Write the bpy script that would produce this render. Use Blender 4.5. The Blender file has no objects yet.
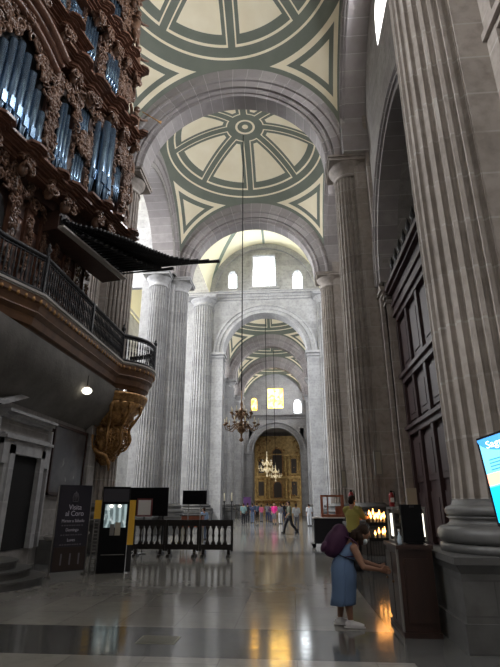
import bpy, math, random
from mathutils import Vector, Matrix
R = random.Random(7)
PI = math.pi
sc = bpy.context.scene
COL = sc.collection
sc.view_settings.view_transform = 'Standard'
sc.view_settings.look = 'None'
sc.view_settings.gamma = 1
sc.view_settings.use_curve_mapping = False
sc.view_settings.exposure = 1.0

# ------------------------------------------------------------------ camera
F, YAW, PIT, H = 478., .083, .344, 1.55
cam = bpy.data.cameras.new('camera')
cam.sensor_fit = 'AUTO'; cam.sensor_width = 36; cam.lens = F / 667 * 36
cam.clip_start = .05; cam.clip_end = 400
co = bpy.data.objects.new('camera', cam); COL.objects.link(co)
co.location = (0, 0, H); co.rotation_euler = (PI / 2 + PIT, 0, YAW)
sc.camera = co
FW = Vector((-math.sin(YAW) * math.cos(PIT), math.cos(YAW) * math.cos(PIT), math.sin(PIT)))
RT = Vector((math.cos(YAW), math.sin(YAW), 0)); UP = RT.cross(FW)
def ray(u, v): return FW + RT * ((u - 250) / F) + UP * ((333.5 - v) / F)
def aty(u, v, y):
    d = ray(u, v); t = y / d.y
    return Vector((d.x * t, y, H + d.z * t))

# ------------------------------------------------------------------ mesh builder
class MB:
    def __init__(s): s.v = []; s.f = []; s.s = []
    def add(s, vs, fs, smooth=False):
        o = len(s.v); s.v += [tuple(x) for x in vs]
        s.f += [tuple(i + o for i in f) for f in fs]; s.s += [smooth] * len(fs)
    def box(s, x0, x1, y0, y1, z0, z1):
        vs = [(x, y, z) for z in (z0, z1) for y in (y0, y1) for x in (x0, x1)]
        s.add(vs, [(0, 2, 3, 1), (4, 5, 7, 6), (0, 1, 5, 4), (1, 3, 7, 5), (3, 2, 6, 7), (2, 0, 4, 6)])
        return s
    def frus(s, x0, x1, y0, y1, z0, z1, dx, dy):
        vs = [(x0, y0, z0), (x1, y0, z0), (x0, y1, z0), (x1, y1, z0), (x0 + dx, y0 + dy, z1), (x1 - dx, y0 + dy, z1), (x0 + dx, y1 - dy, z1), (x1 - dx, y1 - dy, z1)]
        s.add(vs, [(0, 2, 3, 1), (4, 5, 7, 6), (0, 1, 5, 4), (1, 3, 7, 5), (3, 2, 6, 7), (2, 0, 4, 6)])
        return s
    def quad(s, a, b, c, d): s.add([a, b, c, d], [(0, 1, 2, 3)]); return s
    def prism(s, poly, d, a='y', d1=0.):
        """poly of 2-d points extruded along axis a from d to d1"""
        n = len(poly)
        def p(q, e):
            return (q[0], e, q[1]) if a == 'y' else ((q[0], q[1], e) if a == 'z' else (e, q[0], q[1]))
        vs = [p(q, d) for q in poly] + [p(q, d1) for q in poly]
        fs = [tuple(range(n))[::-1], tuple(range(n, 2 * n))] + [(i, (i + 1) % n, n + (i + 1) % n, n + i) for i in range(n)]
        s.add(vs, fs); return s
    def lathe(s, prof, cx=0, cy=0, n=20, a0=0., a1=2 * PI, mod=None, sx=1., sy=1., cap=True):
        full = abs(a1 - a0 - 2 * PI) < 1e-6
        m = n if full else n + 1
        vs = []
        for r, z in prof:
            for i in range(m):
                a = a0 + (a1 - a0) * i / n
                k = r * (mod(a, z) if mod else 1)
                vs.append((cx + k * math.cos(a) * sx, cy + k * math.sin(a) * sy, z))
        fs = []
        for j in range(len(prof) - 1):
            for i in range(n):
                b = (i + 1) % m
                fs.append((j * m + i, j * m + b, (j + 1) * m + b, (j + 1) * m + i))
        s.add(vs, fs, True)
        if cap and full:
            o = len(s.v) - len(vs)
            s.f += [tuple(o + i for i in range(m))[::-1], tuple(o + (len(prof) - 1) * m + i for i in range(m))]; s.s += [False, False]
        return s
    def tube(s, pts, rad, n=6, flat=(1., 1.), up=None):
        pts = [Vector(p) for p in pts]
        if not isinstance(rad, (list, tuple)): rad = [rad] * len(pts)
        vs = []; ref = Vector(up) if up else None
        for i, p in enumerate(pts):
            t = (pts[min(i + 1, len(pts) - 1)] - pts[max(i - 1, 0)])
            if t.length < 1e-9: t = Vector((0, 0, 1))
            t.normalize()
            if ref is None: ref = Vector((1, 0, 0)) if abs(t.x) < .8 else Vector((0, 1, 0))
            a = (ref - t * ref.dot(t))
            if a.length < 1e-4: a = t.orthogonal()
            a.normalize(); b = t.cross(a); ref = a
            for k in range(n):
                w = 2 * PI * k / n
                vs.append(p + a * (math.cos(w) * rad[i] * flat[0]) + b * (math.sin(w) * rad[i] * flat[1]))
        fs = [(i * n + k, i * n + (k + 1) % n, (i + 1) * n + (k + 1) % n, (i + 1) * n + k) for i in range(len(pts) - 1) for k in range(n)]
        fs += [tuple(range(n))[::-1], tuple((len(pts) - 1) * n + k for k in range(n))]
        s.add(vs, fs, True); return s
    def ball(s, c, r, nu=10, nv=7, M=None):
        if not isinstance(r, (tuple, list)): r = (r, r, r)
        c = Vector(c); vs = [Vector((0, 0, -1))]
        for j in range(1, nv):
            t = -PI / 2 + PI * j / nv
            for i in range(nu):
                a = 2 * PI * i / nu
                vs.append(Vector((math.cos(t) * math.cos(a), math.cos(t) * math.sin(a), math.sin(t))))
        vs.append(Vector((0, 0, 1)))
        out = []
        for w in vs:
            q = Vector((w.x * r[0], w.y * r[1], w.z * r[2]))
            if M is not None: q = M @ q
            out.append(c + q)
        fs = [(0, 1 + (i + 1) % nu, 1 + i) for i in range(nu)]
        for j in range(nv - 2):
            for i in range(nu):
                a = 1 + j * nu; b = a + nu; k = (i + 1) % nu
                fs.append((a + i, a + k, b + k, b + i))
        l = 1 + (nv - 2) * nu; e = len(vs) - 1
        fs += [(l + i, l + (i + 1) % nu, e) for i in range(nu)]
        s.add(out, fs, True); return s
    def grid(s, P, smooth=True):
        """P: rows of points"""
        m = len(P[0]); vs = [q for r in P for q in r]
        s.add(vs, [(j * m + i, j * m + i + 1, (j + 1) * m + i + 1, (j + 1) * m + i) for j in range(len(P) - 1) for i in range(m - 1)], smooth)
        return s
    def xf(s, M):
        s.v = [tuple(M @ Vector(p)) for p in s.v]; return s
    def build(s, name, mat, parent=None, kind=None, label=None):
        me = bpy.data.meshes.new(name); me.from_pydata(s.v, [], s.f)
        me.polygons.foreach_set('use_smooth', s.s)
        me.materials.append(mat); me.update()
        o = bpy.data.objects.new(name, me); COL.objects.link(o)
        if parent: o.parent = parent
        if kind: o['kind'] = kind
        if label: o['label'] = label
        return o

def tag(o, label, cat, group=None, kind=None):
    if cat in ('pier', 'arch'): kind = 'structure'
    o['label'] = label; o['category'] = cat
    if group: o['group'] = group
    if kind: o['kind'] = kind
    return o
def thing(name, label, cat, loc=(0, 0, 0), rz=0, group=None):
    o = bpy.data.objects.new(name, None); COL.objects.link(o)
    o.location = loc; o.rotation_euler = (0, 0, rz); o.empty_display_size = .1
    return tag(o, label, cat, group)
def copytree(o, parent=None):
    c = o.copy(); COL.objects.link(c)
    if parent: c.parent = parent
    for ch in o.children: copytree(ch, c)
    return c

# ------------------------------------------------------------------ materials
class E:
    """tiny expression wrapper around Math nodes"""
    def __init__(s, nt, k): s.nt = nt; s.k = k
    def op(s, o, b=None, c=None):
        n = s.nt.nodes.new('ShaderNodeMath'); n.operation = o
        for i, q in enumerate((s, b, c)):
            if q is None: continue
            if isinstance(q, E): s.nt.links.new(q.k, n.inputs[i])
            else: n.inputs[i].default_value = q
        return E(s.nt, n.outputs[0])
    def __add__(s, b): return s.op('ADD', b)
    def __sub__(s, b): return s.op('SUBTRACT', b)
    def __mul__(s, b): return s.op('MULTIPLY', b)
    def lt(s, b): return s.op('LESS_THAN', b)
    def gt(s, b): return s.op('GREATER_THAN', b)
    def abs(s): return s.op('ABSOLUTE')
    def within(s, a, b): return s.gt(a) * s.lt(b)
    def mn(s, b): return s.op('MINIMUM', b)
    def mx(s, b): return s.op('MAXIMUM', b)
    def mod(s, b): return s.op('FLOORED_MODULO', b)

def mat(name, col, rough=.6, metal=0., emit=None, es=0., spec=None):
    m = bpy.data.materials.new(name); m.use_nodes = True
    b = m.node_tree.nodes['Principled BSDF']
    b.inputs['Base Color'].default_value = (*col, 1); b.inputs['Roughness'].default_value = rough
    b.inputs['Metallic'].default_value = metal
    if spec is not None: b.inputs['Specular IOR Level'].default_value = spec
    if emit: b.inputs['Emission Color'].default_value = (*emit, 1); b.inputs['Emission Strength'].default_value = es
    return m
def nodes(m): return m.node_tree, m.node_tree.nodes['Principled BSDF']
def coords(nt, which='Object'):
    if which == 'Position':
        g = nt.nodes.new('ShaderNodeNewGeometry'); return g.outputs['Position']
    return nt.nodes.new('ShaderNodeTexCoord').outputs[which]
def noise(nt, vec, scale, detail=4, rough=.55):
    n = nt.nodes.new('ShaderNodeTexNoise'); nt.links.new(vec, n.inputs['Vector'])
    n.inputs['Scale'].default_value = scale; n.inputs['Detail'].default_value = detail; n.inputs['Roughness'].default_value = rough
    return n.outputs['Fac']
def mixc(nt, fac, a, b):
    n = nt.nodes.new('ShaderNodeMix'); n.data_type = 'RGBA'
    for k, q in ((0, fac), (6, a), (7, b)):
        if isinstance(q, tuple): n.inputs[k].default_value = (*q, 1)
        elif isinstance(q, (int, float)): n.inputs[k].default_value = q
        else: nt.links.new(q.k if isinstance(q, E) else q, n.inputs[k])
    return n.outputs[2]
def sep(nt, vec):
    n = nt.nodes.new('ShaderNodeSeparateXYZ'); nt.links.new(vec, n.inputs[0])
    return [E(nt, n.outputs[i]) for i in range(3)]
def ramp(nt, fac, lo, hi):
    n = nt.nodes.new('ShaderNodeMapRange'); nt.links.new(fac.k if isinstance(fac, E) else fac, n.inputs[0])
    n.inputs[1].default_value = lo; n.inputs[2].default_value = hi
    return n.outputs[0]
def bump(nt, b, h, st, dist=.02):
    n = nt.nodes.new('ShaderNodeBump'); n.inputs['Strength'].default_value = st; n.inputs['Distance'].default_value = dist
    nt.links.new(h.k if isinstance(h, E) else h, n.inputs['Height']); nt.links.new(n.outputs[0], b.inputs['Normal'])

def stone(name, c1, c2, course=.78, block=1.3, mortar=(.42, .40, .37), rough=.75, mw=.035):
    """coursed ashlar: joints in z, staggered vertical joints, mottled faces"""
    m = mat(name, c1, rough); nt, b = nodes(m)
    p = coords(nt, 'Position'); x, y, z = sep(nt, p)
    row = (z * (1 / course)).op('FLOOR')
    jz = (z.mod(course)).lt(mw)
    h = (x + y) + row * (block * .5)
    jx = h.mod(block).lt(mw * .7)
    bid = (h * (1 / block)).op('FLOOR') * 7.13 + row * 3.71
    rnd = (bid.op('SINE') * 43.7).op('FRACT')
    n1 = noise(nt, p, 1.1, 5); n2 = noise(nt, p, 5, 4)
    base = mixc(nt, ramp(nt, n1, .35, .68), c1, c2)
    base = mixc(nt, rnd * .35, base, tuple(q * 1.45 for q in c2))
    base = mixc(nt, ramp(nt, n2, .45, .95), base, tuple(q * .68 for q in c1))
    j = jz.mx(jx)
    base = mixc(nt, j * .75 * E(nt, ramp(nt, n1, .3, .6)), base, mortar)
    nt.links.new(base, b.inputs['Base Color'])
    bump(nt, b, E(nt, n2) * .5 - j * .5, .2, .02)
    return m
M = {}
M['pier'] = stone('grey_pier_stone', (.235, .205, .18), (.33, .295, .265), .8, 2.6)
M['wall'] = stone('grey_wall_stone', (.22, .205, .195), (.29, .275, .26), .7, 1.3)
M['pale'] = stone('pale_lit_stone', (.30, .30, .305), (.40, .40, .405), .8, 1.6, (.48, .48, .48))  # same grey stone; brighter daylight of the far bays put into its colour
M['dark'] = stone('dark_base_stone', (.075, .075, .073), (.115, .113, .11), .36, .9, (.06, .06, .06), .5, .02)

def arch_stone(name, zs, xc):
    m = mat(name, (.3, .27, .27), .75); nt, b = nodes(m)
    x, y, z = sep(nt, coords(nt, 'Object'))
    a = z.op('ARCTAN2', x) * (24 / PI)
    fl = a.op('FLOOR'); rnd = (fl * 12.9898).op('SINE').op('ABSOLUTE') * 17.3
    rnd = rnd.op('FRACT')
    j = a.mod(1.0).lt(.035)
    p = coords(nt, 'Position')
    base = mixc(nt, rnd, (.22, .20, .20), (.36, .335, .33))
    base = mixc(nt, ramp(nt, noise(nt, p, 2.3, 5), .35, .7), base, (.27, .25, .25))
    base = mixc(nt, j * .7, base, (.5, .48, .46))
    nt.links.new(base, b.inputs['Base Color']); bump(nt, b, noise(nt, p, 8, 3), .3)
    return m
M['arch'] = arch_stone('voussoir_stone', 16, -2.3)

def vault_mat():
    m = mat('painted_vault_plaster', (.8, .7, .5), .8); nt, b = nodes(m)
    x, y, z = sep(nt, coords(nt, 'Object'))
    x = x * (4.4 / 5.05); y = y * (4.4 / 4.9)
    r = (x * x + y * y).op('SQRT') * .965
    a = y.op('ARCTAN2', x)
    af = ((a + PI / 8).mod(PI / 4) - PI / 8).abs()
    d = r * af.op('SINE')
    panel = d.gt(.36) * r.within(1.2, 3.3)
    lines = d.within(.15, .21) * r.within(.95, 3.62)
    lines = lines.mx(r.within(.95, 1.02) * d.gt(.15)).mx(r.within(3.58, 3.66) * d.gt(.15)).mx(r.within(.40, .52)).mx(r.lt(.16))
    lines = lines.mx(r.within(3.93, 4.0))
    pd = (r - 4.22).mn(x.abs() * -1 + 4.40).mn(y.abs() * -1 + 4.40)
    pend = pd.within(.15, .30).mx(pd.gt(.46)) * r.gt(4.22)
    cream = panel.mx(lines).mx(pend)
    p = coords(nt, 'Position')
    n = noise(nt, p, .8, 4)
    cc = mixc(nt, ramp(nt, n, .35, .7), (.90, .83, .64), (.83, .75, .55))
    gg = mixc(nt, ramp(nt, n, .35, .7), (.175, .195, .16), (.145, .165, .135))
    nt.links.new(mixc(nt, cream, gg, cc), b.inputs['Base Color'])
    return m
M['vault'] = vault_mat()
def barrel_mat():
    m = mat('cream_crossing_plaster', (.8, .75, .55), .8); nt, b = nodes(m)
    x, y, z = sep(nt, coords(nt, 'Object'))
    d = (x.abs() * (1 / 5.7) - y.abs() * (1 / 8.3)).abs()
    g = d.lt(.06).mx(x.abs().lt(.12))
    nt.links.new(mixc(nt, g, (.85, .80, .58), (.22, .27, .21)), b.inputs['Base Color'])
    return m
M['barrel'] = barrel_mat()

def floor_mat():
    m = mat('polished_stone_floor', (.3, .3, .28), .1); nt, b = nodes(m)
    p = coords(nt, 'Position'); x, y, z = sep(nt, p)
    band = (y - 5.95).mod(11.16).lt(1.3)
    side = x.gt(1.22).mx(x.lt(-6.3))
    dark = band.mx(side)
    tx = x.mod(.82).lt(.012); ty = (y + (x * (1 / .82)).op('FLOOR') * .37).mod(1.25).lt(.014)
    n = noise(nt, p, .9, 6, .6); n2 = noise(nt, p, 6, 5, .6)
    tid = ((x * (1 / .82)).op('FLOOR') * 5.3 + ((y + (x * (1 / .82)).op('FLOOR') * .37) * .8).op('FLOOR') * 2.17).op('SINE') * 31.7
    rnd = tid.op('FRACT')
    lite = mixc(nt, ramp(nt, n, .35, .7), (.36, .35, .32), (.28, .27, .25))
    lite = mixc(nt, rnd * .5, lite, (.20, .195, .185))
    lite = mixc(nt, ramp(nt, n2, .5, .8), lite, (.24, .23, .215))
    dk = mixc(nt, ramp(nt, n2, .35, .7), (.085, .087, .085), (.12, .12, .118))
    c = mixc(nt, dark, lite, dk)
    c = mixc(nt, tx.mx(ty) * .35, c, (.07, .068, .06))
    nt.links.new(c, b.inputs['Base Color'])
    rr = E(nt, ramp(nt, n2, .3, .8)) * .09 + .085
    nt.links.new(rr.k, b.inputs['Roughness'])
    b.inputs['Specular IOR Level'].default_value = .52
    bump(nt, b, noise(nt, p, 3.0, 2), .05, .02)
    return m
M['floor'] = floor_mat()

def wood(name, c1, c2, rough=.45, sc_=(2, 2, 12), spec=.4):
    m = mat(name, c1, rough, spec=spec); nt, b = nodes(m)
    mp = nt.nodes.new('ShaderNodeMapping'); nt.links.new(coords(nt, 'Object'), mp.inputs[0])
    mp.inputs['Scale'].default_value = (12 / sc_[0], 12 / sc_[1], 12 / sc_[2])
    n = noise(nt, mp.outputs[0], 1.2, 5, .6)
    nt.links.new(mixc(nt, ramp(nt, n, .3, .7), c1, c2), b.inputs['Base Color'])
    return m
M['organ_wood'] = wood('dark_red_organ_wood', (.045, .024, .019), (.075, .041, .031))
M['carved'] = wood('carved_wood_light_shade', (.20, .112, .07), (.075, .04, .028), .32)  # highlights and occlusion of the carving put into its two tones
M['cornice_wood'] = wood('moulded_cedar', (.20, .10, .066), (.10, .048, .033), .28)
M['dark_wood'] = wood('black_stained_wood', (.012, .010, .009), (.02, .016, .014), .4)
M['brown_wood'] = wood('brown_cabinet_wood', (.045, .022, .016), (.026, .013, .010), .4)
M['screen_wood'] = wood('chapel_screen_wood', (.055, .030, .031), (.035, .02, .021), .5)
M['red_wood'] = wood('orange_brown_wood', (.32, .10, .05), (.22, .07, .04), .5)
def metal_noise(name, c1, c2, rough, metal=1., scale=5):
    m = mat(name, c1, rough, metal); nt, b = nodes(m)
    nt.links.new(mixc(nt, ramp(nt, noise(nt, coords(nt, 'Position'), scale, 4), .35, .7), c1, c2), b.inputs['Base Color'])
    return m
M['tin'] = metal_noise('organ_tin', (.26, .38, .52), (.17, .26, .38), .26, .85)
M['gold'] = metal_noise('old_gold', (.50, .28, .10), (.16, .08, .032), .42, .55, 9)
M['retablo'] = metal_noise('gilded_retablo', (.62, .43, .17), (.30, .20, .08), .42, .35, 2.6)
M['retablo_dark'] = mat('dark_canvas_niche_shade', (.045, .035, .03), .6)
M['brass'] = metal_noise('aged_brass', (.23, .14, .08), (.12, .07, .04), .4, .7)
M['iron'] = mat('black_iron', (.016, .016, .018), .45, .3)
M['trumpet'] = mat('blackened_trumpet_metal', (.012, .012, .014), .5, .2)
M['plank'] = mat('pale_underboard', (.42, .40, .37), .7)
M['black'] = mat('matt_black', (.006, .006, .007), .8, spec=.15)
M['shade_black'] = mat('painted_shade_black', (.006, .005, .005), .9)  # near-black standing for shade inside openings and behind the pipes
M['screen_off'] = mat('dark_screen_glass', (.006, .006, .008), .15)
M['signface'] = mat('dark_navy_banner', (.022, .020, .030), .45)
M['signpic'] = mat('dark_brown_print', (.032, .020, .016), .5)
M['white'] = mat('white_card', (.75, .73, .70), .6)
M['lettering'] = mat('pale_lettering', (.62, .60, .68), .6)
M['greyletter'] = mat('grey_small_print', (.16, .15, .17), .6)
M['redframe'] = mat('dark_red_frame', (.16, .03, .03), .5)
M['yellow'] = mat('yellow_panel', (.78, .44, .03), .5)
M['greybox'] = mat('grey_plastic', (.20, .19, .175), .6)
M['cream_paper'] = mat('cream_paper', (.42, .38, .30), .7)
M['red'] = mat('extinguisher_red', (.32, .02, .02), .35)
M['grate'] = mat('worn_brass_grate', (.33, .32, .26), .4, .3)
M['glass_dim'] = mat('shaded_side_glass', (.6, .65, .7), .5, emit=(.85, .9, 1.0), es=.6)
M['glass_day'] = mat('daylit_glass', (.8, .85, .9), .5, emit=(.9, .96, 1.0), es=4.5)
M['globe'] = mat('opal_globe', (.8, .78, .7), .4, emit=(1, .93, .76), es=1.15)
M['flame'] = mat('candle_flame', (1, .6, .2), .5, emit=(1, .42, .10), es=6)
M['wax'] = mat('candle_wax', (.75, .68, .5), .5)
M['litglass'] = mat('lit_display_glass', (.8, .8, .75), .4, emit=(1, .94, .8), es=1.1)
M['poster_glow'] = None
M['skin'] = mat('brown_skin', (.30, .155, .10), .5)
M['skin2'] = mat('warm_skin', (.42, .23, .15), .5)
M['hair'] = mat('dark_hair', (.030, .018, .014), .75, spec=.15)
M['blue_cloth'] = mat('blue_denim_cloth', (.125, .20, .35), .9)
M['purple'] = mat('purple_nylon', (.055, .012, .05), .75)
M['sneaker'] = mat('white_sneaker', (.70, .69, .70), .6)
M['blackcloth'] = mat('black_cloth', (.015, .015, .02), .85)
M['mask'] = mat('pale_face_mask', (.6, .68, .72), .7)
M['yellow_cloth'] = mat('yellow_shirt_cloth', (.42, .37, .10), .85)
def cloth(n, c): M[n] = mat(n, c, .85)
cloth('navy_cloth', (.03, .04, .09)); cloth('pink_cloth', (.62, .13, .24)); cloth('magenta_cloth', (.75, .03, .26))
cloth('teal_cloth', (.20, .32, .33)); cloth('pale_cloth', (.55, .57, .60)); cloth('grey_cloth', (.17, .17, .19)); cloth('olive_cloth', (.13, .14, .10))
cloth('denim_cloth', (.10, .14, .22)); cloth('lightblue_cloth', (.27, .40, .62))

def yellow_window():
    m = mat('amber_stained_glass', (.8, .6, .2), .5); nt, b = nodes(m)
    p = coords(nt, 'Position')
    v = nt.nodes.new('ShaderNodeTexVoronoi'); nt.links.new(p, v.inputs['Vector']); v.inputs['Scale'].default_value = 2.2
    c = mixc(nt, ramp(nt, sep(nt, v.outputs['Color'])[0], .2, .9), (1, .42, .03), (1, .74, .22))
    nt.links.new(c, b.inputs['Emission Color']); b.inputs['Emission Strength'].default_value = 3.0
    return m
M['glass_amber'] = yellow_window()
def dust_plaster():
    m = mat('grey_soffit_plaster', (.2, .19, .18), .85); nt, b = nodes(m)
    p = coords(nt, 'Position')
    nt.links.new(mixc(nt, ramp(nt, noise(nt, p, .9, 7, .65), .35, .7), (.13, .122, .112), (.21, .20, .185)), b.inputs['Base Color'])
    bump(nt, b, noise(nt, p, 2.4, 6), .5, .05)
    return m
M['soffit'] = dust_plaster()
def painting_mat():
    m = mat('dark_oil_canvas', (.05, .05, .05), .35); nt, b = nodes(m)
    p = coords(nt, 'Position')
    c = mixc(nt, ramp(nt, noise(nt, p, 1.6, 5), .45, .75), (.045, .042, .042), (.12, .11, .105))
    c = mixc(nt, ramp(nt, noise(nt, p, 3.3, 2), .66, .74), c, (.22, .21, .20))
    nt.links.new(c, b.inputs['Base Color'])
    return m
M['canvas'] = painting_mat()

# ------------------------------------------------------------------ layout numbers
XC = -2.3; ZS = 16.0
Y = [7.1, 18.26, 29.42, 46.6, 57.2, 66.9, 76.6]
XR = 2.9; XL = -7.3            # centres of the engaged columns facing the aisle

# ------------------------------------------------------------------ floor and shell
MB().box(-24, 9, -6, 90, -.3, 0).build('floor', M['floor'], kind='structure')

# ------------------------------------------------------------------ fluted columns and piers
def shaft(mb, cx, cy, z0, z1, r0, r1, n=24, depth=.12):
    prof = []
    for i in range(n):
        for k in range(6):
            a = 2 * PI * (i + (0, .36, .43, .55, .81, .93)[k]) / n
            t = k / 6
            dd = (0, 0, .75, 1, 1, .75)[k]
            prof.append((a, 1 - depth * max(0, dd)))
    lv = [(0, 1.03), (.03, 1.0), (.35, .99), (1, 0)]
    P = []
    for t, k in lv:
        r = r1 if t == 1 else r0 * k
        z = z0 + (z1 - z0) * t
        P.append([(cx + r * q * math.cos(a), cy + r * q * math.sin(a), z) for a, q in prof + prof[:1]])
    mb.grid(P, False)
def base_prof(r, z0, z1):
    h = z1 - z0
    p = [(r * 1.36, z0), (r * 1.36, z0 + .14 * h), (r * 1.30, z0 + .16 * h)]
    for i in range(7):
        a = -PI / 2 + PI * i / 6
        p.append((r * (1.27 + .12 * math.cos(a)), z0 + h * (.32 + .16 * math.sin(a))))
    for i in range(5):
        a = PI * i / 4
        p.append((r * (1.19 - .07 * math.sin(a)), z0 + h * (.50 + .16 * i / 4)))
    for i in range(6):
        a = -PI / 2 + PI * i / 5
        p.append((r * (1.12 + .08 * math.cos(a)), z0 + h * (.77 + .1 * math.sin(a))))
    p += [(r * 1.06, z0 + .9 * h), (r * 1.03, z1)]
    return p
def cap_prof(r, z0, z1):
    h = z1 - z0
    return [(r, z0), (r * 1.08, z0 + .03 * h), (r * 1.08, z0 + .10 * h), (r * 1.0, z0 + .13 * h), (r * 1.0, z0 + .38 * h), (r * 1.10, z0 + .42 * h), (r * 1.10, z0 + .47 * h),
            (r * 1.16, z0 + .5 * h), (r * 1.34, z0 + .66 * h), (r * 1.38, z0 + .74 * h), (r * 1.38, z0 + .76 * h)]
def column(root, cx, cy, lx, ly, r0=.68, r1=.60, ztop=16.0, pale='pier'):
    """lx, ly: pedestal extents relative to root; engaged column with pedestal, base, shaft, capital"""
    x0, x1 = lx; y0, y1 = ly
    m = MB(); m.box(x0, x1, y0, y1, .0, .30); m.box(x0 + .03, x1 - .03, y0 + .03, y1 - .03, .30, .80); m.frus(x0 + .03, x1 - .03, y0 + .03, y1 - .03, .80, .90, -.06, -.06); m.box(x0 - .05, x1 + .05, y0 - .05, y1 + .05, .90, .98)
    m.build('pedestal', M['dark'], root)
    m = MB(); m.lathe(base_prof(r0, .98, 1.62), cx, cy, 40); m.build('column_base', M['dark'], root)
    m = MB(); shaft(m, cx, cy, 1.62, ztop - .95, r0, r1); m.build('shaft', M[pale], root)
    m = MB(); m.lathe(cap_prof(r1, ztop - .95, ztop), cx, cy, 32)
    q = r1 * 1.45; m.box(cx - q, cx + q, cy - q, cy + q, ztop - .24, ztop - .10); m.box(cx - q * 1.06, cx + q * 1.06, cy - q * 1.06, cy + q * 1.06, ztop - .10, ztop)
    m.build('capital', M[pale], root)
def imposts(m, x0, x1, y0, y1, z):
    """stepped impost moulding round a box"""
    for k, (dz0, dz1, o) in enumerate(((-.62, -.55, .05), (-.40, -.28, .07), (-.28, -.16, .14), (-.16, 0, .22))):
        m.box(x0 - o, x1 + o, y0 - o, y1 + o, z + dz0, z + dz1)
RIGHT_LABEL = ['huge fluted stone pier on a dark pedestal behind the blue screen', 'dim fluted stone pier with red extinguishers on its side', 'slim sunlit-edged pier beyond the extinguisher pier on the right',
               None, 'far right pier past the transept carrying a capital under the painted vault', 'farthest right pier before the golden altar arch']
for k in (0, 1, 2, 4, 5):
    root = thing('stone_pier', RIGHT_LABEL[k], 'pier', (XR, Y[k], 0), 0, 'right-hand piers')
    m = MB()
    m.box(.2, 2.4, -.65, .65, 0, 21.6); m.box(.70, 2.4, -1.0, 1.0, 0, 21.4)
    m.box(.85, 2.4, -1.3, 1.3, 0, 9.6)
    m.box(.6, 2.4, -1.42, 1.42, 0, .5)
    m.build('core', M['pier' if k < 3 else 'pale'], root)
    m = MB(); imposts(m, .85, 2.3, -1.3, 1.3, 9.3); m.build('impost', M['pier'], root)
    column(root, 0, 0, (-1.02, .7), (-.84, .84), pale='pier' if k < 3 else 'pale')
LEFT_LABEL = [None, 'fluted stone pier half hidden by the gilded corbel', 'twin-shafted fluted pier behind the black notice boards', None, 'far left pier past the transept below the painted vault', 'farthest left pier before the golden altar arch']
for k in (1, 2, 4, 5):
    root = thing('stone_pier', LEFT_LABEL[k], 'pier', (XL, Y[k], 0), 0, 'left-hand piers')
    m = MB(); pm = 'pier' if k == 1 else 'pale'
    m.box(-2.4, -.15, -.7, .7, 0, 21.6); m.box(-2.1, -.45, -1.0, 1.0, 0, 21.4)
    m.box(-2.5, -.3, -1.15, 1.15, 0, .5)
    m.build('core', M[pm], root)
    column(root, 0, 0, (-.7, 1.0), (-.84, .84), pale=pm)
    column(root, -1.15, -1.1, (-1.99, -.31), (-2.0, -.4), pale=pm)
    column(root, -1.15, 1.1, (-1.99, -.31), (.4, 2.0), pale=pm)

# ------------------------------------------------------------------ arches
def sweep_arch(name, prof, r_axis, a0=0, a1=PI, n=48):
    """prof: closed loop of (radius, across); arch in local xz plane about origin, across = y"""
    m = MB(); P = []
    for i in range(n + 1):
        a = a0 + (a1 - a0) * i / n
        P.append([(r * math.cos(a), w, r * math.sin(a)) for r, w in prof + prof[:1]])
    m.grid(P, False)
    k = len(prof)
    m.f.append(tuple(range(k))); m.s.append(False); m.f.append(tuple(n * (k + 1) + i for i in range(k))[::-1]); m.s.append(False)
    return m
ro = 5.75
PROF = [(4.22, -.42), (4.22, .42), (4.38, .42), (4.38, .50), (4.48, .56), (4.55, .50), (4.62, .50), (4.62, .62), (4.95, .62), (4.98, .70), (5.08, .72), (5.15, .68), (5.25, .60), (ro, .60),
        (ro, -.60), (5.25, -.60), (5.15, -.68), (5.08, -.72), (4.98, -.70), (4.95, -.62), (4.62, -.62), (4.62, -.50), (4.55, -.50), (4.48, -.56), (4.38, -.50), (4.38, -.42)]
ARCH_LABEL = {1: 'nearest transverse stone arch spanning the aisle above the trumpets', 2: 'second transverse stone arch, framing the tall bright lunette windows', 4: 'stone arch just past the window wall, seen through its opening', 5: 'last transverse stone arch in front of the amber windows'}
for k in (1, 2, 4, 5):
    o = sweep_arch('a', PROF, 0).build('stone_arch', M['arch'])
    o.location = (XC, Y[k], ZS); tag(o, ARCH_LABEL[k], 'arch', 'transverse arches')
# springing blocks above the capitals fill behind the arch
# ------------------------------------------------------------------ painted vaults
def vault(k0, k1):
    y0, y1 = Y[k0], Y[k1]; yc = (y0 + y1) / 2; hy = (y1 - y0) / 2 - .58
    m = MB(); n = 56; P = []
    for j in range(n + 1):
        row = []
        for i in range(n + 1):
            x = -5.1 + 10.2 * i / n; y = -4.95 + 9.9 * j / n
            row.append((x, y, 7.95 * math.sqrt(max(.0, 1 - (x / 7.28) ** 2 - (y / 7.1) ** 2))))
        P.append(row)
    m.grid(P, True)
    o = m.build('ceiling', M['vault'], kind='structure'); o.location = (XC, yc, ZS); o.scale = (1, hy / 4.9, 1)
    return yc
VC = [vault(0, 1), vault(1, 2), vault(3, 4), vault(4, 5), vault(5, 6)]

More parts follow.
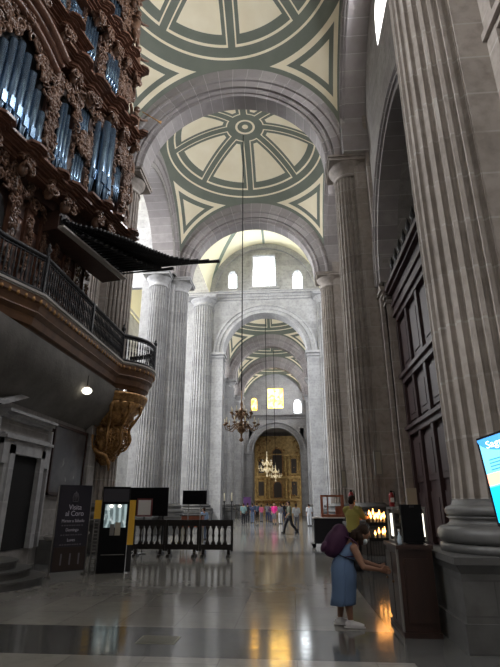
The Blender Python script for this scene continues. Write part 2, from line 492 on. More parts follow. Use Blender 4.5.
# walls along the bays: slices in y with z segments
def slices(mb, u0, u1, n, seg, d0, d1, axis='y'):
    """wall made of solid slices: u along the wall, seg(u) -> list of ((z0a,z0b),(z1a,z1b)) at slice edges"""
    for i in range(n):
        a = u0 + (u1 - u0) * i / n; b = u0 + (u1 - u0) * (i + 1) / n
        sa = seg(a + 1e-6); sb = seg(b - 1e-6)
        if len(sa) != len(sb): sa = sb = seg((a + b) / 2)
        for (z0, z1), (w0, w1) in zip(sa, sb):
            def p(u, d, z): return (d, u, z) if axis == 'y' else (u, d, z)
            vs = [p(a, d0, z0), p(b, d0, w0), p(b, d0, w1), p(a, d0, z1), p(a, d1, z0), p(b, d1, w0), p(b, d1, w1), p(a, d1, z1)]
            mb.add(vs, [(0, 1, 2, 3), (7, 6, 5, 4), (0, 4, 5, 1), (3, 2, 6, 7)] + ([(0, 3, 7, 4)] if i == 0 else []) + ([(1, 5, 6, 2)] if i == n - 1 else []))
# left longitudinal arches (bays 1-2 .. )
def long_arch_left(k0, k1, label, ball=True):
    y0, y1 = Y[k0], Y[k1]; yc = (y0 + y1) / 2; r = (y1 - y0) / 2 - 1.45
    m = MB()
    def seg(y):
        d = abs(y - yc); zb = ZS + (math.sqrt(max(0, r * r - d * d)) if d < r else 0)
        return [(zb, 24.)]
    slices(m, y0, y1, 48, seg, XC - 5.05, XC - 6.4)
    w = m.build('wall_left', M['wall'], kind='structure')
    pr = [(r - .02, -.7), (r - .02, .7), (r + .25, .75), (r + .3, .85), (r + .75, .85), (r + .8, .95), (r + .95, .95), (r + .95, -.7)]
    o = sweep_arch('a', [(a, b) for a, b in pr], 0).build('stone_arch', M['arch'])
    o.location = (XC - 5.85, yc, ZS); o.rotation_euler = (0, 0, -PI / 2)
    tag(o, label, 'arch', 'side arches towards the nave')
long_arch_left(1, 2, 'stone side arch on the left opening to the nave above the trumpet tips')
long_arch_left(3, 4, 'side arch on the left beyond the window wall')
long_arch_left(4, 5, 'side arch on the left in the bay before the altar')
# left wall above the organ bay
m = MB()
yc = (Y[0] + Y[1]) / 2
def seg(y):
    d = abs(y - yc); return [(ZS + math.sqrt(max(0, 17.6 - d * d)), 24.)]
slices(m, Y[0], Y[1], 40, seg, XC - 5.05, XC - 6.4); m.build('wall_left', M['wall'], kind='structure')
MB().box(-9, XC - 5.05, 66.9, 76.6, 0, 24).build('wall_left', M['pale'], kind='structure')

# right wall: chapel arch in the bay of the screen, plain elsewhere, clerestory windows above
def right_bay(y0, y1, chapel, window=True):
    yc = (y0 + y1) / 2; m = MB()
    r = (y1 - y0) / 2 - 1.3
    def seg(y):
        d = abs(y - yc); out = []
        zb = (9.6 + math.sqrt(max(0, r * r - d * d)) if d < r else 0) if chapel else 0
        if window and d < 1.2:
            zt = 19.0 + math.sqrt(max(0, 1.2 ** 2 - d * d)); out = [(zb, 18.1), (zt, 24)]
        else: out = [(zb, 24)]
        return out
    ys = [y0, yc - 1.2, yc + 1.2, y1] if window else [y0, y1]
    for a, b in zip(ys, ys[1:]): slices(m, a, b, 20, seg, 3.75, 5.0)
    m.build('wall_right', M['wall'], kind='structure')
    if window:
        g = MB().box(4.7, 4.75, yc - 1.22, yc + 1.22, 17.1, 20.4).build('window_1', M['glass_dim'], kind='structure')
        f = MB()
        for q in range(1, 4): f.box(4.62, 4.69, yc - 1.2 + q * .6 - .03, yc - 1.2 + q * .6 + .03, 17.2, 20.2)
        for q in range(1, 4): f.box(4.62, 4.69, yc - 1.2, yc + 1.2, 17.1 + q * .75 - .03, 17.1 + q * .75 + .03)
        f.build('window_frame', M['iron'], g)
right_bay(Y[0], Y[1], True)
right_bay(Y[1], Y[2], True)
for a, b in ((3, 4), (4, 5), (5, 6)): right_bay(Y[a], Y[b], False, True)
MB().box(3.75, 5, -6, Y[0], 0, 24).build('wall_right', M['wall'], kind='structure')
MB().box(5.0, 8.6, 18.0, 18.5, 0, 16).build('wall_right', M['wall'], kind='structure')
MB().box(8.2, 8.6, -6, 30, 0, 16).build('wall_right', M['wall'], kind='structure')
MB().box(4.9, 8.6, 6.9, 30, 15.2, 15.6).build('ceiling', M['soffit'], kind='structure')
# chapel archivolts and wall ribs of the right side
def side_arch_right(yc, r, z, x, label, w=.5, e=.55):
    pr = [(r - .02, -w), (r - .02, .25), (r + .2, .25), (r + .2, .33), (r + .3, .33), (r + .34, .25), (r + e - .1, .25), (r + e - .06, .36), (r + e, .36), (r + e, -w)]
    o = sweep_arch('a', [(a, -b) for a, b in pr], 0).build('stone_arch', M['arch'])
    o.location = (x, yc, z); o.rotation_euler = (0, 0, -PI / 2)
    return tag(o, label, 'arch', 'side arches of the right-hand wall')
side_arch_right(VC[0], 4.27, 9.6, 3.85, 'chapel arch over the dark wooden screen on the right')
side_arch_right(VC[1], 4.27, 9.6, 3.85, 'chapel arch in the bay beyond the extinguisher pier')
for c, lb in ((VC[0], 'high wall arch above the chapel screen, edging the painted vault'), (VC[1], 'high wall arch of the second bay on the right, edging the painted vault')):
    pr = [(5.0, -.95), (5.0, 0), (5.1, .0), (5.1, .1), (5.25, .1), (5.25, .2), (6.7, .2), (6.7, -.95)]
    o = sweep_arch('a', [(q, -w) for q, w in pr], 0).build('stone_arch', M['arch'])
    o.location = (2.85, c, ZS); o.rotation_euler = (0, 0, -PI / 2); tag(o, lb, 'arch', 'side arches of the right-hand wall')

# ------------------------------------------------------------------ crossing: window wall, giant piers, barrel
YW = 45.9
def lun(x, zc, r): 
    d = abs(x - XC); return zc + math.sqrt(max(0, r * r - d * d))
def win_wall(y0, y1, xa, xb, arch_r, zs, wins, ztop, ms, zbot=0, glass=None):
    m = MB()
    xs = sorted(set([xa, xb, XC - arch_r, XC + arch_r] + [q for w in wins for q in (w[0], w[1])]))
    def seg(x):
        d = abs(x - XC)
        zb = zs + math.sqrt(max(0, arch_r ** 2 - d * d)) if d < arch_r else zbot
        for (a, b, z0, z1, rnd) in wins:
            if a < x < b:
                r = (b - a) / 2; c = (a + b) / 2
                zt = z1 - r + math.sqrt(max(0, r * r - (x - c) ** 2)) if rnd else z1
                return [(zb, z0), (zt, ztop)]
        return [(zb, ztop)]
    for a, b in zip(xs, xs[1:]): slices(m, a, b, max(4, int((b - a) * 5)), seg, y0, y1, 'x')
    return m.build('wall_end', ms, kind='structure')
def W3(cu, cv, y, hw, hh): 
    p = aty(cu, cv, y); return [p.x - hw, p.x + hw, p.z - hh, p.z + hh]
wc = W3(264, 271, YW, 1.17, 1.75); wl = W3(232.5, 279.5, YW, .46, 1.0); wr = W3(297.5, 280, YW, .52, 1.15)
wins = [tuple(wc) + (False,), tuple(wl) + (True,), tuple(wr) + (True,)]
win_wall(YW, YW + 1.3, -12, 7.5, 4.22, ZS, wins, 29, M['pale'])
for i, (w, nm) in enumerate(zip(wins, ('window_2', 'window_3', 'window_4'))):
    g = MB().box(w[0] - .1, w[1] + .1, YW + .75, YW + .8, w[2] - .1, w[3] + .1).build(nm, M['glass_day'], kind='structure')
    f = MB()
    for q in (.333, .667): f.box(w[0] + (w[1] - w[0]) * q - .025, w[0] + (w[1] - w[0]) * q + .025, YW + .66, YW + .74, w[2], w[3])
    for q in (.25, .5, .75): f.box(w[0], w[1], YW + .66, YW + .74, w[2] + (w[3] - w[2]) * q - .025, w[2] + (w[3] - w[2]) * q + .025)
    f.build('window_frame', M['white'], g)
# window surround and cornice of the lunette wall
m = MB()
a, b, z0, z1, _ = wins[0]
m.box(a - .35, a - .08, YW - .14, YW, z0 - .3, z1 + .3); m.box(b + .08, b + .35, YW - .14, YW, z0 - .3, z1 + .3); m.box(a - .35, b + .35, YW - .14, YW, z1 + .08, z1 + .36); m.box(a - .45, b + .45, YW - .2, YW, z0 - .36, z0 - .12)
m.build('trim_1', M['pale'], kind='structure')
m = MB()
ZC = aty(264, 293, YW).z
for dz0, dz1, o in ((-.75, -.5, .15), (-.5, -.2, .28), (-.2, 0, .5), (0, .12, .62)): m.box(-11, 7, YW - o, YW, ZC + dz0, ZC + dz1)
m.build('trim_2', M['pale'], kind='structure')
o = sweep_arch('a', [(4.18, -.3), (4.18, 1.4), (4.6, 1.4), (4.6, .0), (4.7, -.10), (5.0, -.10), (5.05, -.2), (5.25, -.2), (5.25, .1), (4.3, .1), (4.3, -.3)][::-1], 0).build('stone_arch', M['pale'])
o.location = (XC, YW, ZS); tag(o, 'pale moulded arch below the three tall bright windows', 'arch', 'transverse arches')
RW = 5.75
m = MB()
P = []
for j in range(21):
    y = 29.9 + (YW - 29.9) * j / 20 - 37.9
    P.append([(RW * math.cos(PI * i / 32), y, RW * math.sin(PI * i / 32)) for i in range(33)])
m.grid(P); o = m.build('ceiling', M['barrel'], kind='structure'); o.location = (XC, 37.9, ZC)
o = sweep_arch('a', [(RW - .55, -.25), (RW - .55, .1), (RW, .1), (RW, -.25)], 0).build('stone_arch', M['pale'])
o.location = (XC, YW - .05, ZC); tag(o, 'pale rim arch crowning the lunette of three bright windows', 'arch', 'transverse arches')
win_wall(29.95, 30.3, -12, 8, 5.3, 16, [], 30, M['pale'], 16)  # hidden slab above the second arch, added to block light
for side, x, lb in ((-1, -8.7, 'giant pale fluted pier of the transept left of the window wall'), (1, 4.1, 'giant pale fluted pier of the transept right of the window wall')):
    root = thing('stone_pier', lb, 'pier', (x, YW + .3, 0), 0, 'transept piers')
    m = MB(); xi = XC + side * 4.22 - x
    m.box(min(xi, -side * .2), max(xi, -side * .2), -.55, .9, 0, 16)
    m.box(-1.6, 1.6, -.2, .9, 0, ZC - .75)
    m.build('core', M['pale'], root)
    m = MB(); m.box(min(xi, 0) - .12, max(xi, 0) + .12, -.68, .9, 15.45, 15.6); m.box(min(xi, 0) - .2, max(xi, 0) + .2, -.75, .9, 15.75, 16.0); m.build('impost', M['pale'], root)
    column(root, 0, -.3, (-1.5, 1.5), (-1.8, .3), 1.12, 1.0, ZC - .6, 'pale')

# ------------------------------------------------------------------ end wall with amber windows, altar niche, retablo
YE = 76.6
pl = aty(252.7, 452, YE); pr_ = aty(300.5, 452, YE); pt = aty(276, 429.6, YE)
AR = (pr_.x - pl.x) / 2; AX = (pr_.x + pl.x) / 2; AZ = pl.z
def W4(cu, cv, hw, hh): p = aty(cu, cv, YE); return (p.x - XC, p.z, hw, hh)
ewins = []
for cu, cv, hw, hh, rn in ((275.3, 398, 1.25, 1.65, False), (254, 404, .48, 1.05, True), (297.5, 406, .56, 1.1, True)):
    p = aty(cu, cv, YE); ewins.append((p.x - hw, p.x + hw, p.z - hh, p.z + hh, rn))
XCs = XC; XC = AX
win_wall(YE, YE + 1.0, -9, 5, AR, AZ, ewins, 24, M['pale'])
o = sweep_arch('a', [(AR - .02, -.25), (AR - .02, 1.0), (AR + .3, 1.0), (AR + .3, -.1), (AR + .7, -.1), (AR + .75, -.3), (AR + .95, -.3), (AR + .95, 0), (AR + .2, 0), (AR + .2, -.25)][::-1], 0).build('stone_arch', M['pale'])
o.location = (AX, YE, AZ); tag(o, 'moulded arch framing the golden altarpiece at the far end', 'arch', 'transverse arches')
XC = XCs
m = MB()
for s in (-1, 1):
    x = AX + s * AR
    m.box(min(x, x + s * .95), max(x, x + s * .95), YE - .25, YE, 0, AZ); m.box(min(x - s * .1, x + s * 1.1), max(x - s * .1, x + s * 1.1), YE - .4, YE + .2, AZ - .35, AZ)
zc2 = aty(275, 415, YE).z
for dz0, dz1, q in ((-.6, -.3, .15), (-.3, -.1, .3), (-.1, .08, .5)): m.box(-7, 2.6, YE - q, YE, zc2 + dz0, zc2 + dz1)
m.build('trim_3', M['pale'], kind='structure')
for i, w in enumerate(ewins):
    MB().box(w[0] - .1, w[1] + .1, YE + .6, YE + .65, w[2] - .1, w[3] + .1).build('window_%d' % (5 + i), M['glass_amber' if i < 2 else 'glass_day'], kind='structure')
m = MB(); m.box(AX - AR - .6, AX - AR, YE, 82, 0, 13); m.box(AX + AR, AX + AR + .6, YE, 82, 0, 13); m.box(AX - AR, AX + AR, 81.5, 82, 0, 13); m.box(AX - AR - .6, AX + AR + .6, YE + 1, 82, 13, 13.4)
m.build('wall_niche', M['wall'], kind='structure')

root = thing('altarpiece', 'tall gilded altarpiece glowing inside the far end arch', 'altar', (AX, 80.3, 0))
m = MB(); m.box(-AR, AR, .3, .8, 0, 12.3); m.build('back_panel', M['retablo'], root)
m = MB(); m.box(-2.4, 2.4, -1.0, .3, 0, 1.5); m.box(-2.5, 2.5, -1.1, .3, 1.45, 1.6); m.build('altar_table', M['retablo'], root)
for z, h in ((2.1, .35), (5.5, .4), (9.0, .35)):
    m = MB(); m.box(-AR + .05, AR - .05, -.15, .3, z, z + h * .5); m.box(-AR + .05, AR - .05, -.32, .3, z + h * .5, z + h); m.build('entablature', M['retablo'], root)
for z0, z1 in ((2.45, 5.5), (5.9, 9.0)):
    for x in (-3.3, -1.95, -1.35, 1.35, 1.95, 3.3):
        m = MB(); pf = [(.22, z0), (.22, z0 + .2)]
        for q in range(13):
            t = q / 12; pf.append((.15 + .035 * math.sin(t * 22), z0 + .2 + (z1 - z0 - .5) * t))
        pf += [(.25, z1 - .2), (.25, z1)]
        m.lathe(pf, x, -.02, 12); m.build('twisted_column', M['retablo'], root)
    for x in (-2.65, 2.65):
        f = MB(); f.box(x - .55, x + .55, .12, .3, z0 + .3, z1 - .3); fo = f.build('relief_frame', M['retablo'], root)
        MB().box(x - .42, x + .42, .06, .12, z0 + .45, z1 - .45).build('relief_panel', M['retablo_dark'], fo)
def niche(zz0, zz1, hw):
    f = MB(); poly = [(-hw - .18, zz0 - .2), (hw + .18, zz0 - .2)] + [((hw + .18) * math.cos(PI * i / 12), zz1 + (hw + .18) * math.sin(PI * i / 12)) for i in range(13)]
    f.prism(poly, -.12, 'y', .3); fo = f.build('niche_frame', M['gold'], root)
    d = MB(); poly = [(-hw, zz0), (hw, zz0)] + [(hw * math.cos(PI * i / 12), zz1 + hw * math.sin(PI * i / 12)) for i in range(13)]
    d.prism(poly, -.16, 'y', -.11); d.build('niche_shade_panel', M['retablo_dark'], fo)  # flat dark panel stands for the shade inside the niche
niche(2.6, 4.4, .62); niche(6.3, 9.4, .75)
m = MB()
for q in range(150):
    x = R.uniform(-AR + .2, AR - .2); z = R.choice([R.uniform(1.8, 2.4), R.uniform(5.4, 6.1), R.uniform(8.8, 12.0), R.uniform(2, 11)])
    if abs(x) < .95 and (2.4 < z < 5.2 or 6 < z < 10.3): continue
    m.ball((x, -.05, z), (R.uniform(.08, .22), .12, R.uniform(.08, .24)), 6, 4)
m.build('carving', M['gold'], root)

# ------------------------------------------------------------------ central nave shell (seen in slits, carries the daylight)
NX = -19.5
m = MB()
def seg(y):
    c = 1.5 if y < 6.5 else 12.7 if y < 18 else 23.84 if y < 34 else (38 if y < 46 else (52 if y < 57.2 else 62)); d = abs(y - c)
    if d < 2.4: return [(0, 13), (20 + math.sqrt(max(0, 5.76 - d * d)), 27)]
    return [(0, 27)]
ys = [-6]
for c in (1.5, 12.7, 23.84, 38, 52, 62): ys += [c - 2.4, c + 2.4]
ys.append(78)
for a, b in zip(ys, ys[1:]): slices(m, a, b, 12, seg, NX, NX - 1)
m.build('wall_nave', M['pale'], kind='structure')
for i, c in enumerate((23.84, 38, 52, 62, 12.7, 1.5)):
    MB().box(NX - .9, NX - .85, c - 2.45, c + 2.45, 13, 22.5).build('window_%d' % (8 + i), M['glass_dim'], kind='structure')
P = []
for y in (-6, 78): P.append([(-13.8 + 5.8 * math.cos(PI * i / 16), y, 24 + 4.5 * math.sin(PI * i / 16)) for i in range(17)])
m = MB(); m.grid(P); m.box(-24, -19.4, -6, 78, 24, 24.3); m.build('ceiling', M['barrel'], kind='structure')
MB().box(-20.5, -7.5, 78, 78.5, 0, 27).build('wall_nave', M['pale'], kind='structure')
MB().box(-9.2, -8.6, 6, Y[1] - 1.2, 0, 22).build('wall_choir', M['wall'], kind='structure')  # raised behind the organ to block nave light from this bay
MB().box(-9.2, -8.6, -6, 6, 0, 8).build('wall_choir', M['wall'], kind='structure')  # kept low to let nave light reach the nearest pier
MB().box(-20.5, -8.4, -6.4, -6, 0, 27).build('wall_choir', M['wall'], kind='structure')
MB().box(-9, 9, -6, 6.9, 23.5, 24).build('ceiling', M['wall'], kind='structure')  # unseen slab in place of a vault, added to block light
MB().box(-9, 9, -6.4, -6, 0, 24).build('wall_facade', M['wall'], kind='structure')  # unseen wall behind the camera, added to keep the aisle dark

# ------------------------------------------------------------------ organ
def curls(mb, s0, s1, z0, z1, n, size, y=0., inside=None):
    """carved scrolls and leaves standing proud of a front facing -y"""
    k = 0
    while k < n:
        cx, cz = R.uniform(s0, s1), R.uniform(z0, z1); k += 1
        if inside and not inside(cx, cz): continue
        a0 = R.uniform(0, 2 * PI); d = R.choice((-1, 1)); sz = size * R.uniform(.6, 1.25)
        pts = []; rad = []
        for i in range(9):
            t = i / 8; rr = sz * (1 - .8 * t); a = a0 + d * t * 5.2
            pts.append((cx + rr * math.cos(a), y - .03 - .10 * size / .16 * math.sin(PI * min(1, t * .9 + .1)), cz + rr * math.sin(a))); rad.append(sz * .26 * (1 - .45 * t))
        mb.tube(pts, rad, 5, (1, 1.2))
        if R.random() < .5: mb.ball((cx, y - .06 - size * .4, cz), sz * .42, 6, 4)
def cornice(mb, s0, s1, z0, z1, steps, e=.0, y=0.):
    """steps: list of (fraction, projection); returns along both ends"""
    for (f0, pj), (f1, _) in zip(steps, steps[1:] + [(1, 0)]):
        mb.box(s0 - pj * e, s1 + pj * e, y - pj, .25, z0 + (z1 - z0) * f0, z0 + (z1 - z0) * f1)
MOULD = [(0, .10), (.14, .16), (.22, .13), (.45, .24), (.60, .34), (.72, .40), (.80, .50)]
organ = thing('pipe_organ', 'towering carved wooden pipe organ with bluish tin pipes above the balcony', 'organ', (-7.3, 7.5, 0), math.atan2(1, .2))
def opart(m, name, mt='organ_wood', par=None): return m.build(name, M[mt], par or organ)
m = MB()
m.prism([(-2.5, 9.6), (7.3, 9.6), (7.3, 14.2), (6.75, 14.6), (6.75, 17.0), (6.3, 17.4), (6.3, 21.5), (-2.5, 21.5)], .18, 'y', 1.5)
opart(m, 'case')
opart(MB().box(3.95, 7.45, -.05, .7, 9.0, 9.62), 'wind_chest')
def pipe(mb, s, z0, z1, r, y=-.02, foot=.9):
    """one facade pipe with conical foot, flattened mouth and straight body"""
    f = min(foot, (z1 - z0) * .28)
    mb.lathe([(r * .3, z0), (r * .98, z0 + f), (r * .98, z0 + f + .01), (r, z0 + f + .03), (r, z1), (r * .9, z1)], s, y, 12)
    mb.box(s - r * .62, s + r * .62, y - r * 1.10, y - r * .62, z0 + f - .10 * r / .1, z0 + f + .18 * r / .1)
def flat(s0, s1, z0, tops, y=-.02, back=True, gap=1.10, foot=.9):
    n = len(tops); w = (s1 - s0) / n
    if back: opart(MB().box(s0 - .03, s1 + .03, y + .12, y + .2, z0 - .05, max(tops) + .35), 'pipe_field', 'shade_black')
    for i, t in enumerate(tops):
        m = MB(); pipe(m, s0 + w * (i + .5), z0, t, w / 2 / gap, y, foot); opart(m, 'pipe', 'tin')
# main tier: great mitred flat, narrow flats, round tower
flat(.05, 2.72, 10.35, [11.4, 11.8, 12.3, 12.75, 13.1, 13.3, 13.15, 12.8, 12.4, 11.9], -.06)
flat(3.28, 3.9, 10.45, [13.0, 13.1, 12.8, 12.4], -.04)
flat(4.10, 4.62, 10.5, [11.75, 11.9, 12.0, 11.9], -.04, foot=.5)
flat(4.10, 4.60, 12.7, [13.6, 13.75, 13.9, 13.8], -.04, foot=.5)
for i, (q, rr) in enumerate(((5.02, .13), (5.30, .15), (5.62, .155), (5.90, .13))):
    m = MB(); pipe(m, q, 10.7, 13.95 - .0 * i, rr, -.32 + .22 * abs(i - 1.5) / 1.5); opart(m, 'pipe', 'tin')
opart(MB().box(4.85, 6.05, .0, .1, 10.6, 14), 'pipe_field', 'shade_black')
flat(6.30, 6.72, 11.7, [12.95, 13.1, 13.15, 13.0], -.04, foot=.4)
# upper tier
flat(1.0, 2.75, 15.55, [17.1, 17.4, 17.7, 17.9, 17.9, 17.7, 17.3], -.05)
flat(3.72, 4.45, 15.7, [17.2, 17.4, 17.5, 17.4, 17.2], -.05, foot=.5)
flat(4.98, 5.75, 15.6, [16.9, 17.1, 17.15, 17.1, 16.9], -.16, foot=.5)
flat(4.85, 5.5, 18.3, [19.6, 19.8, 19.9, 19.8], -.05, foot=.5)
flat(6.12, 6.6, 15.0, [16.0, 16.2, 16.2, 16.0], -.05, foot=.4)
flat(1.4, 3.2, 18.5, [20.0, 20.4, 20.7, 20.9, 20.8, 20.5], -.05)
m = MB(); m.box(2.92, 3.62, -.02, .2, 15.5, 17.2); po = opart(m, 'panel', 'tin')
m = MB(); curls(m, 3.0, 3.55, 15.7, 17.0, 26, .11, -.03); opart(m, 'carving', 'tin', po)
# carved stiles between the fields
for s0, s1, z0, z1, n in ((2.74, 3.22, 10.5, 13.9, 120), (3.92, 4.10, 10.5, 14.0, 60), (4.66, 4.90, 10.6, 14.2, 70), (6.03, 6.28, 10.9, 14.2, 70), (6.76, 7.3, 11.0, 14.2, 110),
                          (2.75, 2.95, 15.4, 18, 40), (3.6, 3.74, 15.4, 18, 40), (4.5, 4.95, 15.5, 18, 80), (5.8, 6.12, 15.3, 18, 70), (.7, 1.0, 15.3, 18.3, 50), (5.6, 6.5, 18.3, 21, 110), (3.3, 4.8, 18.2, 21, 110), (.2, 1.3, 18.3, 21, 90)):
    m = MB(); m.box(s0, s1, -.05, .2, z0, z1); so = opart(m, 'stile')
    m = MB(); curls(m, s0 + .06, s1 - .06, z0 + .1, z1 - .1, n, min(.13, (s1 - s0) * .38), -.05); opart(m, 'carving', 'carved', so)
# pierced carving filling the corners above the pipe fields
def over(xs, zs):
    def f(x, z):
        for a, b, c, d in zip(xs, xs[1:], zs, zs[1:]):
            if a <= x <= b: return z > c + (d - c) * (x - a) / (b - a)
        return False
    return f
for s0, s1, z0, z1, n, fn in ((-.2, 2.8, 11.7, 14.0, 420, over([-.2, 1.65, 2.85], [11.7, 13.75, 12.2])), (3.2, 4.0, 12.5, 14.0, 70, over([3.2, 3.5, 4.0], [13.2, 13.2, 12.5])), (4.08, 4.65, 12.0, 12.7, 45, None), (4.05, 4.65, 13.75, 14.2, 30, None),
                              (4.85, 6.05, 13.75, 14.2, 60, None), (6.25, 6.75, 13.1, 14.2, 50, None), (.9, 2.8, 17.3, 18.4, 120, over([.9, 1.9, 2.8], [17.2, 17.95, 17.3])), (3.7, 4.5, 17.4, 18.2, 50, None),
                              (4.95, 5.8, 17.0, 18.2, 70, None), (6.0, 6.65, 16.1, 17.2, 60, None), (1.2, 3.3, 20.4, 21.6, 110, None), (4.7, 5.6, 19.8, 20.8, 60, None)):
    m = MB(); curls(m, s0, s1, z0, z1, n, .15, -.08, fn); opart(m, 'carving', 'carved')
# cornices with breaks
def breaks(name, z0, z1, segs, mt='cornice_wood', steps=MOULD):
    for s0, s1, pj in segs:
        m = MB(); cornice(m, s0, s1, z0, z1, [(f, p + pj) for f, p in steps], .35); opart(m, name, mt)
def run(z, h, s0, s1, pj, seed):
    # cornice broken forward over every stile: short lengths of differing projection, canted returns
    Q = random.Random(seed); x = s0; k = 0
    while x < s1 - .05:
        w = min(Q.choice((.28, .42, .55, .7)), s1 - x); up_ = k % 2
        p = pj + (.20 if up_ else 0) + Q.uniform(-.03, .05); zz = z + (.07 if up_ else 0) + Q.uniform(-.03, .03)
        m = MB()
        for (f0, q), (f1, _) in zip(MOULD, MOULD[1:] + [(1, 0)]):
            c = .12 if up_ else 0
            m.prism([(x - q * .2, .25), (x - q * .2, -(q + p) + c), (x + c - q * .1, -(q + p)), (x + w - c + q * .1, -(q + p)), (x + w + q * .2, -(q + p) + c), (x + w + q * .2, .25)], zz + h * f0, 'z', zz + h * f1)
        opart(m, 'cornice', 'cornice_wood')
        if up_:
            m = MB(); curls(m, x, x + w, zz - .32, zz, 14, .13, -p - .02); m.ball((x + w / 2, -p * .8, zz - .25), (w * .3, .16, .22), 8, 6); opart(m, 'console', 'carved')
        x += w; k += 1
run(9.85, .36, -.5, 4.6, .02, 3); run(10.15, .38, 4.62, 7.3, .12, 5)
run(14.15, .42, 2.74, 4.6, .10, 8); run(14.35, .46, 4.65, 7.0, .16, 13)
run(15.02, .32, -.3, 3.5, .14, 21); run(17.45, .36, 3.4, 6.85, .10, 34); run(18.1, .34, .3, 3.3, .12, 55); run(21.0, .36, .5, 6.3, .10, 89)
# arched cornice swinging over the great flat
m = MB()
for j, (dz, pj, r) in enumerate(((0, .22, .10), (.18, .34, .09), (.34, .48, .11), (.52, .40, .07))):
    pts = []
    for i in range(25):
        t = i / 24; s_ = -.4 + 3.15 * t
        pts.append((s_, -pj, 13.55 + dz + .55 * math.sin(PI * min(1, t * 1.02)) ** .8 - .05 * t))
    m.tube(pts, r, 6, (1, 1.6), (0, 0, 1))
opart(m, 'cornice', 'cornice_wood')
m = MB()
for i in range(24):
    t = i / 24; t2 = (i + 1) / 24
    f = lambda t: (-.4 + 3.15 * t, 13.5 + .55 * math.sin(PI * min(1, t * 1.02)) ** .8)
    (a, za), (b, zb) = f(t), f(t2)
    m.add([(a, -.22, za), (b, -.22, zb), (b, -.22, zb + .55), (a, -.22, za + .55), (a, .2, za), (b, .2, zb), (b, .2, zb + .55), (a, .2, za + .55)], [(0, 1, 2, 3), (0, 4, 5, 1), (3, 2, 6, 7)])
fr = opart(m, 'frieze'); m = MB(); curls(m, -.2, 2.6, 14.0, 14.5, 60, .12, -.24); opart(m, 'carving', 'carved', fr)
# lower case behind the balcony, set back parallel to the aisle
def lpart(m, name, mt='organ_wood', par=None):
    m.v = [(x, y + .2 * x - .22, z) for x, y, z in m.v]; return opart(m, name, mt, par)
lpart(MB().box(-2.5, 7.6, .05, .3, 6.45, 9.7), 'lower_case')
m = MB(); m.prism([(1.15, 6.5), (2.35, 6.5), (2.35, 8.5)] + [(1.75 + .6 * math.cos(PI * i / 10), 8.5 + .5 * math.sin(PI * i / 10)) for i in range(1, 10)] + [(1.15, 8.5)], .0, 'y', .06)
lpart(m, 'opening_shade_panel', 'shade_black')  # flat panel on the case, its black standing for an opening's shade
for i, s0 in enumerate((-.2, .75, 2.45, 3.15, 3.9, 4.65, 5.4, 6.15, 6.85)):
    m = MB(); m.box(s0, s0 + .3, -.10, .1, 6.46, 9.35); m.box(s0 - .04, s0 + .34, -.16, .1, 9.2, 9.4); m.box(s0 - .04, s0 + .34, -.16, .1, 6.46, 6.9); so = lpart(m, 'pilaster', 'cornice_wood')
    m = MB(); curls(m, s0 + .05, s0 + .25, 7.0, 9.1, 40, .10, -.10); lpart(m, 'carving', 'carved', so)
for s0, s1 in ((2.78, 3.12), (3.48, 3.87), (4.23, 4.62), (4.98, 5.37), (5.73, 6.12), (6.48, 6.82)):
    m = MB(); m.box(s0, s1, -.02, .06, 6.5, 9.3); pn = lpart(m, 'panel', 'cornice_wood')
    m = MB(); m.box(s0 + .07, s1 - .07, -.06, -.02, 6.7, 8.6); m.box(s0 + .04, s1 - .04, -.05, -.02, 8.8, 9.25); lpart(m, 'raised_field', 'organ_wood', pn)
m = MB(); curls(m, 0, 7.2, 9.3, 9.9, 220, .15, -.08); lpart(m, 'carving', 'carved')
m = MB(); curls(m, .9, 2.6, 8.6, 9.4, 90, .13, -.06, lambda x, z: (x - 1.75) ** 2 / .5 + (z - 8.5) ** 2 / .42 > 1); lpart(m, 'carving', 'carved')
